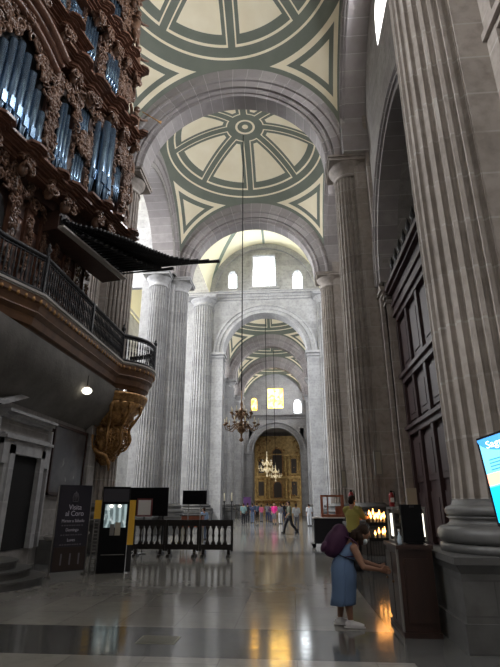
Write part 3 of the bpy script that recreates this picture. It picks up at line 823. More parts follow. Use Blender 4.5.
# side wing carvings and angels along the right edge
m = MB()
for z0, s0 in ((11.0, 7.25), (12.2, 7.3), (13.3, 7.25), (15.6, 6.75), (16.6, 6.8), (18.6, 6.35), (19.6, 6.4), (20.6, 6.4)):
    pts = [(s0 + .30 * math.sin(t * 2.4) * (1 - .2 * t), -.06 + .02 * t, z0 + .95 * t - .1) for t in [i / 9 for i in range(10)]]
    m.tube(pts, [.10 * (1 - .5 * i / 9) for i in range(10)], 6); m.ball((s0 + .12, -.06, z0 + .1), .15, 7, 5)
opart(m, 'scrollwork', 'carved')
m = MB(); m.lathe([(.02, 17.2), (.16, 17.35), (.30, 17.8), (.30, 18.3), (.22, 18.4), (.02, 18.42)], 6.85, -.1, 14); opart(m, 'drop_finial', 'organ_wood')
def angel(s, z, trumpet):
    m = MB(); m.tube([(s, -.18, z), (s + .02, -.2, z + .35), (s + .03, -.22, z + .7), (s, -.25, z + .95)], [.26, .20, .19, .09], 10)
    m.ball((s + .02, -.28, z + 1.08), (.12, .13, .15), 10, 7)
    m.tube([(s + .1, -.25, z + .8), (s + .35, -.35, z + .85), (s + .55, -.45, z + .98)], [.07, .06, .045], 7)
    m.tube([(s - .1, -.25, z + .8), (s - .25, -.4, z + .6), (s - .1, -.5, z + .5)], [.07, .06, .045], 7)
    m.tube([(s - .08, -.2, z), (s - .1, -.35, z - .35), (s - .08, -.3, z - .65)], [.13, .09, .05], 8); m.tube([(s + .1, -.2, z), (s + .14, -.3, z - .4), (s + .16, -.28, z - .7)], [.13, .09, .05], 8)
    for d in (-1, 1):
        m.tube([(s + d * .08, -.02, z + .75), (s + d * .32, .05, z + 1.05), (s + d * .42, .08, z + .7), (s + d * .3, .05, z + .25)], [.05, .12, .10, .02], 7, (1, .35))
    o = opart(m, 'angel_figure', 'carved')
    if trumpet:
        m = MB(); m.tube([(s + .12, -.45, z + 1.04), (s + .9, -.75, z + 1.2), (s + 1.0, -.79, z + 1.22)], [.02, .03, .08], 8); m.build('angel_trumpet', M['gold'], o)
angel(6.65, 17.9, False); angel(7.0, 15.1, True); angel(6.4, 19.6, False)
# horizontal trumpets fanning out over the aisle
TIP = [(4.06, .14), (4.43, .42), (4.74, .85), (5.49, 1.40), (6.28, 1.80), (6.95, 2.25), (7.30, 2.85), (7.55, 3.75)]
def tipd(s):
    for (a, b), (c, d) in zip(TIP, TIP[1:]):
        if s <= c: return b + (d - b) * (s - a) / (c - a)
    return TIP[-1][1]
NT = 38
for i in range(NT):
    s0 = 4.1 + 3.25 * i / (NT - 1); L = max(.2, tipd(4.06 + 3.49 * i / (NT - 1)))
    m = MB(); m.tube([(s0, .1, 9.34), (s0, -L * .7, 9.34 - .03 * L), (s0, -L * .93, 9.34 - .045 * L), (s0, -L, 9.34 - .05 * L)], [.024, .042, .052, .066], 8); opart(m, 'trumpet_pipe', 'trumpet')
    if i % 2 == 0:
        L2 = L * .62
        m = MB(); m.tube([(s0 + .05, .1, 9.18), (s0 + .05, -L2 * .7, 9.12), (s0 + .05, -L2, 9.10)], [.022, .042, .062], 8); opart(m, 'trumpet_pipe', 'trumpet')
m = MB(); m.box(3.9, 7.4, -.30, -.10, 8.98, 9.04); opart(m, 'trumpet_board', 'plank')
m = MB(); m.box(4.0, 7.4, -.10, .1, 9.18, 9.45); opart(m, 'trumpet_rail', 'trumpet')
m = MB()
for k, f in enumerate((.35, .7)):
    pts = [(4.1 + 3.25 * i / 20, -max(.15, tipd(4.06 + 3.49 * i / 20)) * f, 9.29) for i in range(21)]; m.tube(pts, .025, 5)
opart(m, 'trumpet_stay', 'trumpet')

# ------------------------------------------------------------------ balcony
M['fascia'] = metal_noise('dull_gilt_brown_fascia', (.15, .075, .035), (.085, .042, .024), .5, .15, 3)
bal = thing('organ_balcony', 'long dark iron-railed balcony in front of the organ', 'balcony', (-6.0, 12.0, 0))
def bp(m, name, mt): m.v = [(x + 6.0, y - 12.0, z) for x, y, z in m.v]; return m.build(name, M[mt], bal)
ZF, ZR = 6.43, 7.42
CB = Vector((-6.75, 17.5)); RB = 1.5
path = [Vector((-6.62, 6.2)), Vector((-6.62, 8.0)), Vector((-6.45, 9.15)), Vector((-6.0, 10.3)), Vector((-6.0, 16.1))]
for i in range(1, 15):
    a = math.radians(-52 + i * 10); path.append(CB + Vector((math.cos(a), math.sin(a))) * RB)
def along(step):
    out = []; rest = 0.
    for a, b in zip(path, path[1:]):
        L = (b - a).length; t = rest
        while t < L: out.append((a + (b - a) * (t / L), (b - a).normalized())); t += step
        rest = t - L
    return out
m = MB(); m.tube([(p.x, p.y, ZR) for p in path], .055, 8, (1.3, .8), (0, 0, 1)); m.tube([(p.x, p.y, ZR - .1) for p in path], .025, 6); bp(m, 'handrail', 'iron')
m = MB(); m.tube([(p.x, p.y, ZF + .06) for p in path], .04, 6, (1, 1.2)); bp(m, 'bottom_rail', 'iron')
BPTS = [(p, d) for p, d in along(.118) if p.y > 7.6][:100]
for p, d in BPTS:
    m = MB(); m.lathe([(.016, ZF + .06), (.02, ZF + .12), (.014, ZF + .18), (.026, ZF + .28), (.032, ZF + .38), (.014, ZF + .46), (.026, ZF + .5), (.014, ZF + .54), (.03, ZF + .64), (.024, ZF + .74), (.013, ZF + .82), (.016, ZR - .06)], p.x, p.y, 8)
    bp(m, 'baluster', 'iron')
def outset(o):
    res = []
    for i, p in enumerate(path):
        t = (path[min(i + 1, len(path) - 1)] - path[max(i - 1, 0)]).normalized(); res.append(p + Vector((t.y, -t.x)) * o)
    return res
def band(m, prof, closed=False):
    """sweep an (outset, z) profile along the balcony edge"""
    rows = [[(*outs, z)for outs in [(q.x, q.y) for q in outset(o)]] for o, z in prof]
    m.grid(rows, False)
m = MB(); band(m, [(-.5, ZF), (.10, ZF), (.10, ZF - .06), (.05, ZF - .07), (.05, ZF - .10)]); bp(m, 'floor_edge', 'plank')
m = MB(); band(m, [(.05, ZF - .10), (.05, ZF - .24), (.01, ZF - .28), (-.04, ZF - .46), (-.02, ZF - .50), (-.12, ZF - .60), (-.15, ZF - .80), (-.24, ZF - .84), (-.3, ZF - .95)]); bp(m, 'moulded_fascia', 'fascia')
m = MB()
for p, d in along(.22):
    if p.y < 7.6: continue
    q = p + Vector((d.y, -d.x)) * .03; m.ball((q.x, q.y, ZF - .22), (.05, .06, .07), 6, 4)
bp(m, 'carving', 'gold')
m = MB()
for p, d in along(.30):
    if p.y < 7.6 or p.y > 16.2: continue
    q = p - Vector((d.y, -d.x)) * .22; m.ball((q.x - .06, q.y, ZF - .97), (.10, .13, .08), 6, 4)
bp(m, 'egg_moulding', 'soffit')
pts = [path[3], path[4] + Vector((0, 0)), Vector((-6.0, 13.2)), path[9], path[12]]
for p, hh in ((path[3], .40), (Vector((-6.0, 13.3)), 0), (path[4], .42), (path[11], .42)):
    m = MB(); m.box(p.x - .045, p.x + .045, p.y - .045, p.y + .045, ZF, ZR + .05)
    if hh: m.lathe([(.03, ZR + .04), (.06, ZR + .08), (.03, ZR + .12), (.075, ZR + .20), (.08, ZR + .26), (.03, ZR + .32), (.045, ZR + .35), (.01, ZR + .44)], p.x, p.y, 10)
    bp(m, 'newel_post', 'iron')
m = MB(); m.box(-7.19, -6.0, 10.4, 16.6, ZF - .12, ZF - .02); m.box(-7.19, -6.6, 6.2, 10.4, ZF - .12, ZF - .02); bp(m, 'deck', 'brown_wood')
# coved soffit under the balcony, a wall surface
m = MB(); P = []
for i in range(13):
    a = PI / 2 * i / 12
    P.append([(-7.2 + 1.02 * (1 - math.cos(a)) if False else -7.2 + 1.02 * math.sin(a) ** 1.3, y, 4.05 + 1.45 * (1 - math.cos(a)) ** .75) for y in (6.0, 8.0, 10, 12, 14, 16, 17.3)])
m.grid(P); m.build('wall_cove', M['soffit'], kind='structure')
MB().box(-8.2, -7.2, 2, 17.3, 0, 6.2).build('wall_choir', M['wall'], kind='structure')

# gilded corbel carrying the rounded end
cb = thing('gilded_corbel', 'gilded carved scroll corbel under the rounded balcony end', 'corbel', (CB.x, CB.y, .49))
cb.scale = (.92, .92, .805)
def lobes(n, d): return lambda a, z: 1 + d * math.cos(n * a)
m = MB(); m.lathe([(1.30, 5.70), (1.38, 5.78), (1.40, 5.9), (1.46, 5.98), (1.46, 6.1)], 0, 0, 40); m.build('rim_moulding', M['gold'], cb)
m = MB(); m.lathe([(.62, 4.75), (.80, 4.85), (.95, 5.05), (.92, 5.2), (1.02, 5.32), (1.22, 5.5), (1.33, 5.7)], 0, 0, 72, mod=lobes(24, .03)); m.build('gadrooned_bowl', M['gold'], cb)
CC = Vector((-.12, .12))
m = MB(); m.lathe([(.10, 3.0), (.24, 3.15), (.38, 3.4), (.55, 3.6), (.70, 3.9), (.62, 4.1), (.80, 4.3), (.82, 4.5), (.64, 4.8)], CC.x, CC.y, 48, mod=lobes(12, .05)); m.build('leafy_pendant', M['gold'], cb)
for i in range(6):
    a = math.radians(-170 + i * 34); e = Vector((math.cos(a), math.sin(a))); pts = []; rad = []
    for t in range(15):
        q = t / 14; r = 1.24 - .42 * q + .10 * math.sin(q * 9); pts.append((e.x * r + CC.x * q, e.y * r + CC.y * q, 5.62 - 1.9 * q)); rad.append(.045 + .035 * math.sin(q * 9 + 1) ** 2)
    for t in range(1, 9):
        w = t * .75; r = .82 - .14 * (1 - math.cos(w)) * (1 - t / 14); pts.append((e.x * r + CC.x, e.y * r + CC.y, 3.72 - .13 * math.sin(w) * (1 - t / 12))); rad.append(.05 - .003 * t)
    m = MB(); m.tube(pts, rad, 7); m.build('scroll_bracket', M['gold'], cb)
m = MB()
for i in range(230):
    a = math.radians(R.uniform(-180, 45)); z = R.uniform(3.2, 4.9); r = min(.86, .22 + .62 * (z - 3.0))
    c = Vector((r * math.cos(a) + CC.x, r * math.sin(a) + CC.y, z)); b = R.uniform(.03, .065)
    d = Vector((-math.sin(a), math.cos(a), 0)); k = R.choice((-1, 1)); sz = R.uniform(.07, .13); ph = R.uniform(0, 6)
    m.tube([c + d * (sz * (1 - .1 * t) * math.cos(ph + k * t * .7)) + Vector((0, 0, sz * (1 - .1 * t) * math.sin(ph + k * t * .7))) for t in range(8)], [b * .6 * (1 - .08 * t) for t in range(8)], 5)
m.build('foliage_carving', M['gold'], cb)
m = MB(); m.tube([(-.35, -.62, 3.75), (-.1, -.72, 3.5), (.2, -.6, 3.35), (.28, -.4, 3.05), (.24, -.25, 2.75)], [.05, .10, .09, .08, .03], 8); m.build('scroll_tail', M['gold'], cb)

# hanging globe lamp
lp = thing('globe_lamp', 'small glowing white globe lamp hanging under the balcony', 'lamp', (-6.2, 13.98, 4.85))
MB().tube([(0, 0, .1), (0, 0, .62)], .012, 6).build('cord', M['black'], lp)
MB().lathe([(.05, .16), (.06, .12), (.05, .08)], 0, 0, 12).build('fitting', M['brass'], lp)
MB().ball((0, 0, 0), (.155, .155, .115), 16, 10).build('globe', M['globe'], lp)
# ------------------------------------------------------------------ choir side doorway, painting, steps
dw = thing('stone_doorway', 'carved pale stone doorway with pediment beside the dark painting', 'doorway', (-7.2, 12.8, 0))
def dp(m, name, mt): m.v = [(x, y - 12.8, z) for x, y, z in m.v]; return m.build(name, M[mt], dw)
D0, D1, DZ0, DZ1 = 12.05, 13.4, .46, 2.78
m = MB(); m.box(.0, .02, D0, D1, DZ0, DZ1); dp(m, 'door_shade_panel', 'shade_black')  # thin black sheet painted as the darkness of the door opening
m = MB()
for a, b, pz in ((D0 - .22, D0, 0), (D1, D1 + .22, 0)): m.box(0, .16, a, b, DZ0, DZ1 + .22)
m.box(0, .16, D0 - .22, D1 + .22, DZ1, DZ1 + .22)
for a, b in ((D0 - .34, D0 - .22), (D1 + .22, D1 + .34)): m.box(0, .10, a, b, DZ0, DZ1 + .1)
for y in (D0 - .5, D1 + .22): m.box(0, .12, y, y + .28, DZ1 - .25, DZ1 + .36)
m.box(0, .10, D0 - .5, D1 + .5, DZ1 + .22, DZ1 + .5); m.box(0, .2, D0 - .55, D1 + .55, DZ1 + .36, DZ1 + .44)
dp(m, 'eared_frame', 'pale')
m = MB()
for dz, q in ((0, .14), (.07, .22), (.14, .3)): m.box(0, q, D0 - .75, D1 + .45, 3.62 + dz, 3.69 + dz)
dp(m, 'cornice', 'pale')
m = MB(); m.prism([(11.0, 3.85), (12.5, 4.40), (12.5, 4.55), (10.6, 3.85)], 0, 'x', .28); dp(m, 'pediment', 'pale')
m = MB(); m.box(0, .12, D1 + .5, D1 + .58, DZ0, 3.6); m.box(0, .1, D0 - .9, D0 - .75, DZ0, 3.6); dp(m, 'side_strip', 'pale')
st = thing('stone_steps', 'rounded dark stone steps before the side doorway', 'steps', (-7.1, 12.4, 0))
for k, (r, z0, z1) in enumerate(((2.3, 0, .15), (1.95, .15, .30), (1.6, .30, .45))):
    m = MB(); m.prism([(r * .82 * math.cos(a), r * .66 * math.sin(a) - 2.0) for a in [-PI / 2 + PI * i / 24 for i in range(25)]], z0, 'z', z1 - .04)
    m.prism([((r + .04) * .82 * math.cos(a), (r + .04) * .66 * math.sin(a) - 2.0) for a in [-PI / 2 + PI * i / 24 for i in range(25)]], z1 - .04, 'z', z1); m.build('step', M['dark'], st)
lg = thing('stone_ledge', 'dark stone bench ledge with rounded top right of the doorway', 'ledge', (-6.85, 14.3, 0))
MB().box(-.33, .12, -.2, 2.2, 0, .62).build('body', M['dark'], lg)
MB().tube([(.02, -.24, .68), (.02, 2.2, .68)], .14, 10, (1.3, .6), (1, 0, 0)).build('top', M['wall'], lg)
pt_ = thing('framed_painting', 'large dark oil painting in a thin frame on the choir wall', 'painting', (-7.2, 15.3, 2.85))
MB().box(.06, .08, -1.12, 1.12, -.95, .98).build('canvas', M['canvas'], pt_)
m = MB()
for a, b, c, d in ((-1.2, 1.2, .98, 1.06), (-1.2, 1.2, -1.03, -.95), (-1.2, -1.12, -1.03, 1.06), (1.12, 1.2, -1.03, 1.06)): m.box(.0, .12, a, b, c, d)
m.build('frame', M['brown_wood'], pt_)
m = MB(); m.box(-7.2, -7.02, 16.6, 17.2, 0, 4.2); m.box(-7.2, -6.95, 16.5, 17.2, 3.9, 4.2); m.build('trim_4', M['wall'], kind='structure')

# ------------------------------------------------------------------ figures
def skin_mesh(mb, vox, smooth=2):
    """fuse overlapping limb volumes into one continuous surface"""
    me = bpy.data.meshes.new('tmp'); me.from_pydata(mb.v, [], mb.f); me.update()
    o = bpy.data.objects.new('tmp', me); COL.objects.link(o)
    r = o.modifiers.new('r', 'REMESH'); r.mode = 'VOXEL'; r.voxel_size = vox; r.use_smooth_shade = True
    if smooth: s = o.modifiers.new('s', 'SMOOTH'); s.iterations = smooth; s.factor = .5
    dg = bpy.context.evaluated_depsgraph_get(); dg.update()
    res = bpy.data.meshes.new_from_object(o.evaluated_get(dg))
    bpy.data.objects.remove(o); bpy.data.meshes.remove(me)
    return res
def fuse(mb, name, mt, parent, vox, smooth=2, label=None):
    me = skin_mesh(mb, vox, smooth); me.name = name; me.materials.clear(); me.materials.append(M[mt])
    o = bpy.data.objects.new(name, me); COL.objects.link(o); o.parent = parent
    if label: o['label'] = label
    return o
def lerp(a, b, t): return Vector(a) * (1 - t) + Vector(b) * t
def limb(m, pts, rad, n=10): 
    m.tube(pts, rad, n); m.ball(pts[0], rad[0], 10, 7); m.ball(pts[-1], rad[-1], 10, 7)
    for p, r in list(zip(pts, rad))[1:-1]: m.ball(p, r, 10, 7)
STAND = dict(pelvis=(0, 0, .92), waist=(0, 0, 1.06), chest=(0, .01, 1.26), neck=(0, .0, 1.42), head=(0, .03, 1.57),
             shr=(.185, 0, 1.37), elr=(.235, -.02, 1.10), wrr=(.225, .08, .86), shl=(-.185, 0, 1.37), ell=(-.235, -.02, 1.10), wrl=(-.225, .08, .86),
             hipr=(.09, 0, .90), knr=(.10, .02, .49), anr=(.10, -.02, .085), hipl=(-.09, 0, .90), knl=(-.10, .02, .49), anl=(-.10, -.02, .085))
def hand(m, wr, el, thumb, s=1.):
    d = (Vector(wr) - Vector(el)).normalized(); side = d.cross(Vector(thumb)).normalized(); th = side.cross(d).normalized()
    c = Vector(wr) + d * .055 * s
    m.tube([Vector(wr) - d * .02, Vector(wr) + d * .03 * s, Vector(wr) + d * .085 * s], [.024 * s, .034 * s, .036 * s], 8, (1, .55), th)
    for k, L in enumerate((.062, .074, .068, .052)):
        b = Vector(wr) + d * .085 * s + th * (.028 - .0187 * k) * s
        m.tube([b - d * .02 * s, b + d * L * .5 * s, b + d * L * .85 * s + side * .012 * s, b + d * L * s + side * .028 * s], [.0095 * s, .009 * s, .0085 * s, .007 * s], 7)
    b = Vector(wr) + d * .03 * s + th * .028 * s
    m.tube([b, b + th * .025 * s + d * .025 * s, b + th * .035 * s + d * .055 * s + side * .012 * s], [.012 * s, .010 * s, .008 * s], 7)
def body(m, J, s=1., face=(0, 1, 0), fing=True, fat=1.):
    V = {k: Vector(v) for k, v in J.items()}
    up = (V['head'] - V['neck']).normalized(); f = Vector(face).normalized(); sd = f.cross(up).normalized(); f = up.cross(sd).normalized()
    R3 = Matrix((sd, f, up)).transposed()
    m.ball(V['head'] + up * .035, (.075, .092, .098), 14, 10, R3); m.ball(V['head'] + f * .025 - up * .045, (.058, .070, .066), 12, 8, R3)
    m.tube([V['head'] + f * .085 + up * .02, V['head'] + f * .112 - up * .02, V['head'] + f * .088 - up * .035], [.010, .017, .012], 6)
    for q in (-1, 1): m.ball(V['head'] + sd * q * .077 + up * .0, (.014, .022, .032), 7, 5, R3)
    m.ball(V['head'] + f * .085 - up * .062, (.026, .012, .012), 7, 5, R3)
    m.tube([V['neck'] - up * .05, V['neck'], V['head'] - up * .03], [.062, .052, .050], 10)
    side = (V['shr'] - V['shl']).normalized()
    def tors(a, b, wa, wb, da, db):
        m.tube([a, lerp(a, b, .5), b], [wa * fat, (wa + wb) / 2 * fat, wb * fat], 14, (1, da / wa), side)
    tors(V['pelvis'] - (V['waist'] - V['pelvis']) * .5, V['waist'], .165, .135, .115, .1)
    tors(V['waist'], V['chest'], .135, .165, .1, .115); tors(V['chest'], V['neck'] - (V['neck'] - V['chest']) * .2, .165, .11, .115, .08)
    m.ball(V['pelvis'], (.16 * fat, .12 * fat, .11), 12, 8); m.ball(V['chest'], (.15 * fat, .115 * fat, .13), 12, 8)
    for q in 'rl':
        limb(m, [lerp(V['sh' + q], V['neck'], .35), V['sh' + q], lerp(V['sh' + q], V['el' + q], .5), V['el' + q]], [.055, .06, .047, .038])
        limb(m, [V['el' + q], lerp(V['el' + q], V['wr' + q], .3), V['wr' + q]], [.038, .037, .024])
        if fing: hand(m, V['wr' + q], V['el' + q], (0, .3, 1) if abs((V['wr' + q] - V['el' + q]).normalized().z) < .8 else (0, 1, 0), s)
        else: m.ball(V['wr' + q] + (V['wr' + q] - V['el' + q]).normalized() * .07, (.03, .035, .06), 7, 5)
        limb(m, [V['hip' + q], lerp(V['hip' + q], V['kn' + q], .5), V['kn' + q]], [.092, .076, .054])
        limb(m, [V['kn' + q], lerp(V['kn' + q], V['an' + q], .35), V['an' + q]], [.054, .055, .034])
def shoe(m, an, fw, s=1., h=.0):
    a = Vector(an); f = Vector(fw).normalized()
    z = a.z - .085
    m.tube([Vector((a.x, a.y, z + .045)) - f * .07, Vector((a.x, a.y, z + .05)), Vector((a.x, a.y, z + .04)) + f * .09, Vector((a.x, a.y, z + .03)) + f * .175], [.038 * s, .047 * s, .043 * s, .028 * s], 9, (1, .95), (-f.y, f.x, 0))
    m.tube([Vector((a.x, a.y, z + .05)), Vector((a.x, a.y, z + .10))], [.045 * s, .042 * s], 9)
def top_cloth(m, J, g=.018, sleeve=.9, fat=1.):
    V = {k: Vector(v) for k, v in J.items()}; side = (V['shr'] - V['shl']).normalized()
    P = [V['pelvis'] - (V['waist'] - V['pelvis']) * .45, V['pelvis'], V['waist'], V['chest'], lerp(V['chest'], V['neck'], .8)]
    m.tube(P, [(w + g) * fat for w in (.172, .168, .150, .170, .105)], 16, (1, .72), side)
    for q in 'rl':
        e = lerp(V['sh' + q], V['el' + q], sleeve); limb(m, [lerp(V['sh' + q], V['neck'], .35), V['sh' + q], e], [.06 + g, .062 + g, .050 + g])
def trousers(m, J, g=.016, to=.95):
    V = {k: Vector(v) for k, v in J.items()}; side = (V['hipr'] - V['hipl']).normalized()
    m.tube([V['hipr'] * .5 + V['hipl'] * .5 - Vector((0, 0, .03)), V['waist'] - Vector((0, 0, .03))], [.172 + g, .150 + g], 14, (1, .74), side)
    for q in 'rl':
        e = lerp(V['kn' + q], V['an' + q], to); limb(m, [V['hip' + q], V['kn' + q], e], [.096 + g, .064 + g, .050 + g])
def hair_cap(m, J, face=(0, 1, 0), long_=0.):
    h = Vector(J['head']); up = (h - Vector(J['neck'])).normalized(); f = Vector(face).normalized(); sd = f.cross(up).normalized(); f = up.cross(sd).normalized(); R3 = Matrix((sd, f, up)).transposed()
    m.ball(h + up * .06 - f * .022, (.088, .092, .085), 12, 9, R3); m.ball(h - f * .055 + up * .0, (.080, .055, .085), 10, 7, R3)
    if long_: m.tube([h - f * .06, h - f * .08 - up * long_ * .5, h - f * .06 - up * long_], [.07, .07, .04], 9)
def far_person(name_label, x, y, h, rz, shirt, legs, pose=None, bare_legs=False, group='visitors by the far altar', hair='hair', skirt=False):
    r = thing('person', name_label, 'person', (x, y, 0), rz, group)
    J = dict(STAND); J.update(pose or {})
    m = MB(); body(m, J, fing=False); b = fuse(m, 'body', 'skin2', r, .017, 1)
    m = MB(); top_cloth(m, J); fuse(m, 'shirt', shirt, r, .02, 1)
    m = MB(); trousers(m, J, to=.1 if bare_legs else .95); fuse(m, 'trousers', legs, r, .02, 1)
    m = MB(); hair_cap(m, J); m.build('hair', M[hair], r)
    for q in 'rl':
        m = MB(); shoe(m, J['an' + q], (0, 1, 0), 1.1); m.build('shoe', M['blackcloth'], r)
    r.scale = (h / 1.69,) * 3
    return r
STRIDE = dict(hipr=(.09, .0, .90), knr=(.10, .20, .53), anr=(.10, .30, .11), knl=(-.10, -.10, .50), anl=(-.10, -.42, .12), wrr=(.21, -.18, .90), elr=(.235, -.10, 1.12), wrl=(-.21, .24, .93), ell=(-.235, .05, 1.12))
def px(u, y): return ray(u, 520).x / ray(u, 520).y * y
far_person('dark dressed walker striding across the polished floor mid-aisle', px(289.5, 29.2), 29.2, 1.72, PI / 2 + .3, 'olive_cloth', 'blackcloth', STRIDE, group=None)
far_person('visitor in a pale top standing just behind the striding walker', px(296.5, 33), 33.5, 1.6, 0, 'pale_cloth', 'grey_cloth')
far_person('visitor in a teal and white top, leftmost of the far group', px(243.5, 43), 43, 1.66, .4, 'teal_cloth', 'blackcloth')
far_person('dark dressed visitor between the teal and navy visitors', px(247.5, 47), 47, 1.7, 0, 'blackcloth', 'blackcloth')
far_person('visitor in a navy top left of the pink visitor', px(252.5, 46), 46, 1.68, -.4, 'navy_cloth', 'denim_cloth')
far_person('visitor in a pink top in the far group', px(261.5, 50), 50, 1.55, .6, 'pink_cloth', 'grey_cloth')
far_person('visitor in a grey top between the pink and magenta visitors', px(267.5, 52), 52, 1.66, 0, 'grey_cloth', 'navy_cloth')
far_person('visitor in a bright magenta top with bare legs', px(274.5, 43), 43, 1.68, 2.8, 'magenta_cloth', 'grey_cloth', bare_legs=True)
far_person('visitor in white trousers right of the magenta visitor', px(280.5, 44), 44, 1.6, .5, 'grey_cloth', 'white')
far_person('visitor in a dark top farther back between magenta and walker', px(283.5, 54), 54, 1.72, 0, 'blackcloth', 'navy_cloth')
far_person('visitor in a light blue top standing behind the wooden barrier', px(204, 24), 24, 1.42, .8, 'lightblue_cloth', 'denim_cloth', group=None)
far_person('pale dressed visitor at the foot of the right-hand transept pier', px(309.5, 40), 40, 1.6, .3, 'pale_cloth', 'pale_cloth', group=None)

far_person('visitor in dark clothes between the navy and pink visitors', px(257, 53), 53, 1.7, .2, 'denim_cloth', 'blackcloth')
far_person('visitor in a purple-grey top just left of the magenta visitor', px(271, 48), 48, 1.6, -.5, 'purple', 'navy_cloth')
far_person('visitor in a dark green top at the far side behind the white trousers', px(286.5, 58), 58, 1.7, 0, 'olive_cloth', 'blackcloth')

# yellow-shirted person at the candles
YP = 13.4
yp = thing('person', 'person in a yellow shirt reaching towards the burning candles', 'person', (aty(354, 540, YP).x, YP, 0), -.75)
J = dict(STAND); J.update(shr=(.185, .02, 1.38), elr=(.24, .16, 1.17), wrr=(.20, .40, 1.20), ell=(-.22, .14, 1.17), wrl=(-.14, .36, 1.16))
m = MB(); body(m, J); fuse(m, 'body', 'skin2', yp, .010, 1)
m = MB(); top_cloth(m, J, .022, .75); fuse(m, 'shirt', 'yellow_cloth', yp, .014, 2)
m = MB(); trousers(m, J); fuse(m, 'trousers', 'blackcloth', yp, .014, 2)
m = MB(); hair_cap(m, J); fuse(m, 'hair', 'hair', yp, .012, 1)
for q in 'rl':
    m = MB(); shoe(m, J['an' + q], (0, 1, 0), 1.05); fuse(m, 'shoe', 'blackcloth', yp, .012, 1)
yp.scale = (1.04,) * 3

# bending woman with the purple backpack
WY = 7.5; WX = aty(346, 620, WY).x
def wl(u, v, side=0.): p = aty(u, v, WY); return Vector((side, p.x - WX, p.z))
wm = thing('person', 'woman in a blue dress and white sneakers bending towards the wooden cabinet', 'person', (WX, WY, 0), -PI / 2)
J = dict(pelvis=wl(343, 564), waist=wl(345.5, 556), chest=wl(351, 547.5), neck=wl(355.5, 541), head=wl(361.3, 534.5, .02),
         shr=wl(352.5, 547.5, .17), elr=wl(361, 565, .24), wrr=wl(378, 568.5, .16), shl=wl(354, 546.5, -.17), ell=wl(364, 563, -.2), wrl=wl(380, 567, -.08),
         hipr=wl(344, 568, .085), knr=wl(347, 597, .09), anr=wl(348.5, 0, .09), hipl=wl(342, 568, -.085), knl=wl(342, 596, -.09), anl=wl(341.5, 0, -.09))
J['anr'].z = .085; J['anl'].z = .085; J['anr'].y = aty(350, 620, WY).x - WX; J['anl'].y = aty(342, 617, WY).x - WX - .02
FD = (.0, .85, -.45)
m = MB(); body(m, J, 1., FD, True, .98); fuse(m, 'body', 'skin', wm, .0085, 1)
# dress: lofted rings from shoulders to hem
side = Vector((1, 0, 0))
m = MB()
rings = [(wl(355.2, 542.5), .085, .060), (wl(353.2, 545), .165, .088), (wl(350.5, 549), .185, .118), (wl(347.5, 553.5), .178, .118), (wl(345.5, 557), .172, .122), (wl(344, 562), .200, .152), (wl(343.5, 569), .225, .178),
         (wl(344, 579), .225, .176), (wl(344, 590), .215, .170), (wl(343.6, 599), .210, .172), (wl(342.8, 603.5), .212, .178)]
P = []
for k, (c, a, b) in enumerate(rings):
    t = (rings[min(k + 1, len(rings) - 1)][0] - rings[max(k - 1, 0)][0]).normalized(); f = t.cross(side).normalized()
    if k == len(rings) - 1: f = Vector((0, -1, -.06))
    fold = .0 if k < 6 else .05 * (k - 5) / 5
    P.append([c + side * (a * math.cos(2 * PI * i / 40) * (1 + fold * math.sin(2 * PI * i / 40 * 7))) + f * (b * math.sin(2 * PI * i / 40) * (1 + fold * math.sin(2 * PI * i / 40 * 6 + 1))) for i in range(41)])
m.grid(P); dr = m.build('dress', M['blue_cloth'], wm)
sm = dr.modifiers.new('thick', 'SOLIDIFY'); sm.thickness = .008
m = MB(); hair_cap(m, J, FD, .0)
h = J['head']; m.tube([h + Vector((.06, -.05, .04)), h + Vector((.085, -.03, -.04)), h + Vector((.07, -.02, -.13))], [.04, .045, .03], 8); m.tube([h + Vector((-.06, -.05, .04)), h + Vector((-.085, -.03, -.04)), h + Vector((-.07, -.02, -.13))], [.04, .045, .03], 8)
m.ball(h + Vector((0, -.10, -.02)), (.08, .06, .09), 10, 7)
fuse(m, 'hair', 'hair', wm, .010, 2)
up = (J['head'] - J['neck']).normalized(); f = Vector(FD).normalized()
m = MB(); R3 = Matrix((side, f, side.cross(f))).transposed(); m.ball(h + f * .075 - Vector((0, .03, .055)), (.058, .040, .045), 12, 8, R3); m.build('face_mask', M['mask'], wm)
for q in (-1, 1):
    m = MB(); m.ball(h + side * q * .032 + f * .086 + side.cross(f) * .028, .010, 8, 6); m.build('eye', M['black'], wm)
for q in 'rl':
    m = MB(); shoe(m, J['an' + q], (.12 if q == 'r' else -.1, 1, 0), .95); sh = fuse(m, 'sneaker', 'sneaker', wm, .009, 1)
    a = J['an' + q]; s2 = MB(); s2.tube([(a.x, a.y - .09, .012), (a.x, a.y + .05, .012), (a.x + .02, a.y + .19, .012)], [.040, .046, .034], 9, (1, .26), (1, 0, 0)); s2.build('sole', M['sneaker'], sh)
bc = thing('backpack', 'large purple backpack on the back of the bending woman', 'backpack', (WX, WY, 0), -PI / 2)
m = MB()
tilt = math.radians(38); R3 = Matrix.Rotation(-tilt, 3, 'X')
c = wl(336, 541.5)
m.ball(c, (.175, .155, .235), 18, 12, R3); m.ball(c + Vector((0, -.045, -.07)), (.165, .135, .15), 16, 10, R3); m.ball(c + Vector((0, .06, .12)), (.14, .12, .12), 12, 8, R3)
fuse(m, 'pack_body', 'purple', bc, .014, 3)
m = MB(); m.ball(c + Vector((0, -.145, -.05)), (.125, .06, .11), 12, 8, R3); m.build('front_pocket', M['purple'], bc)
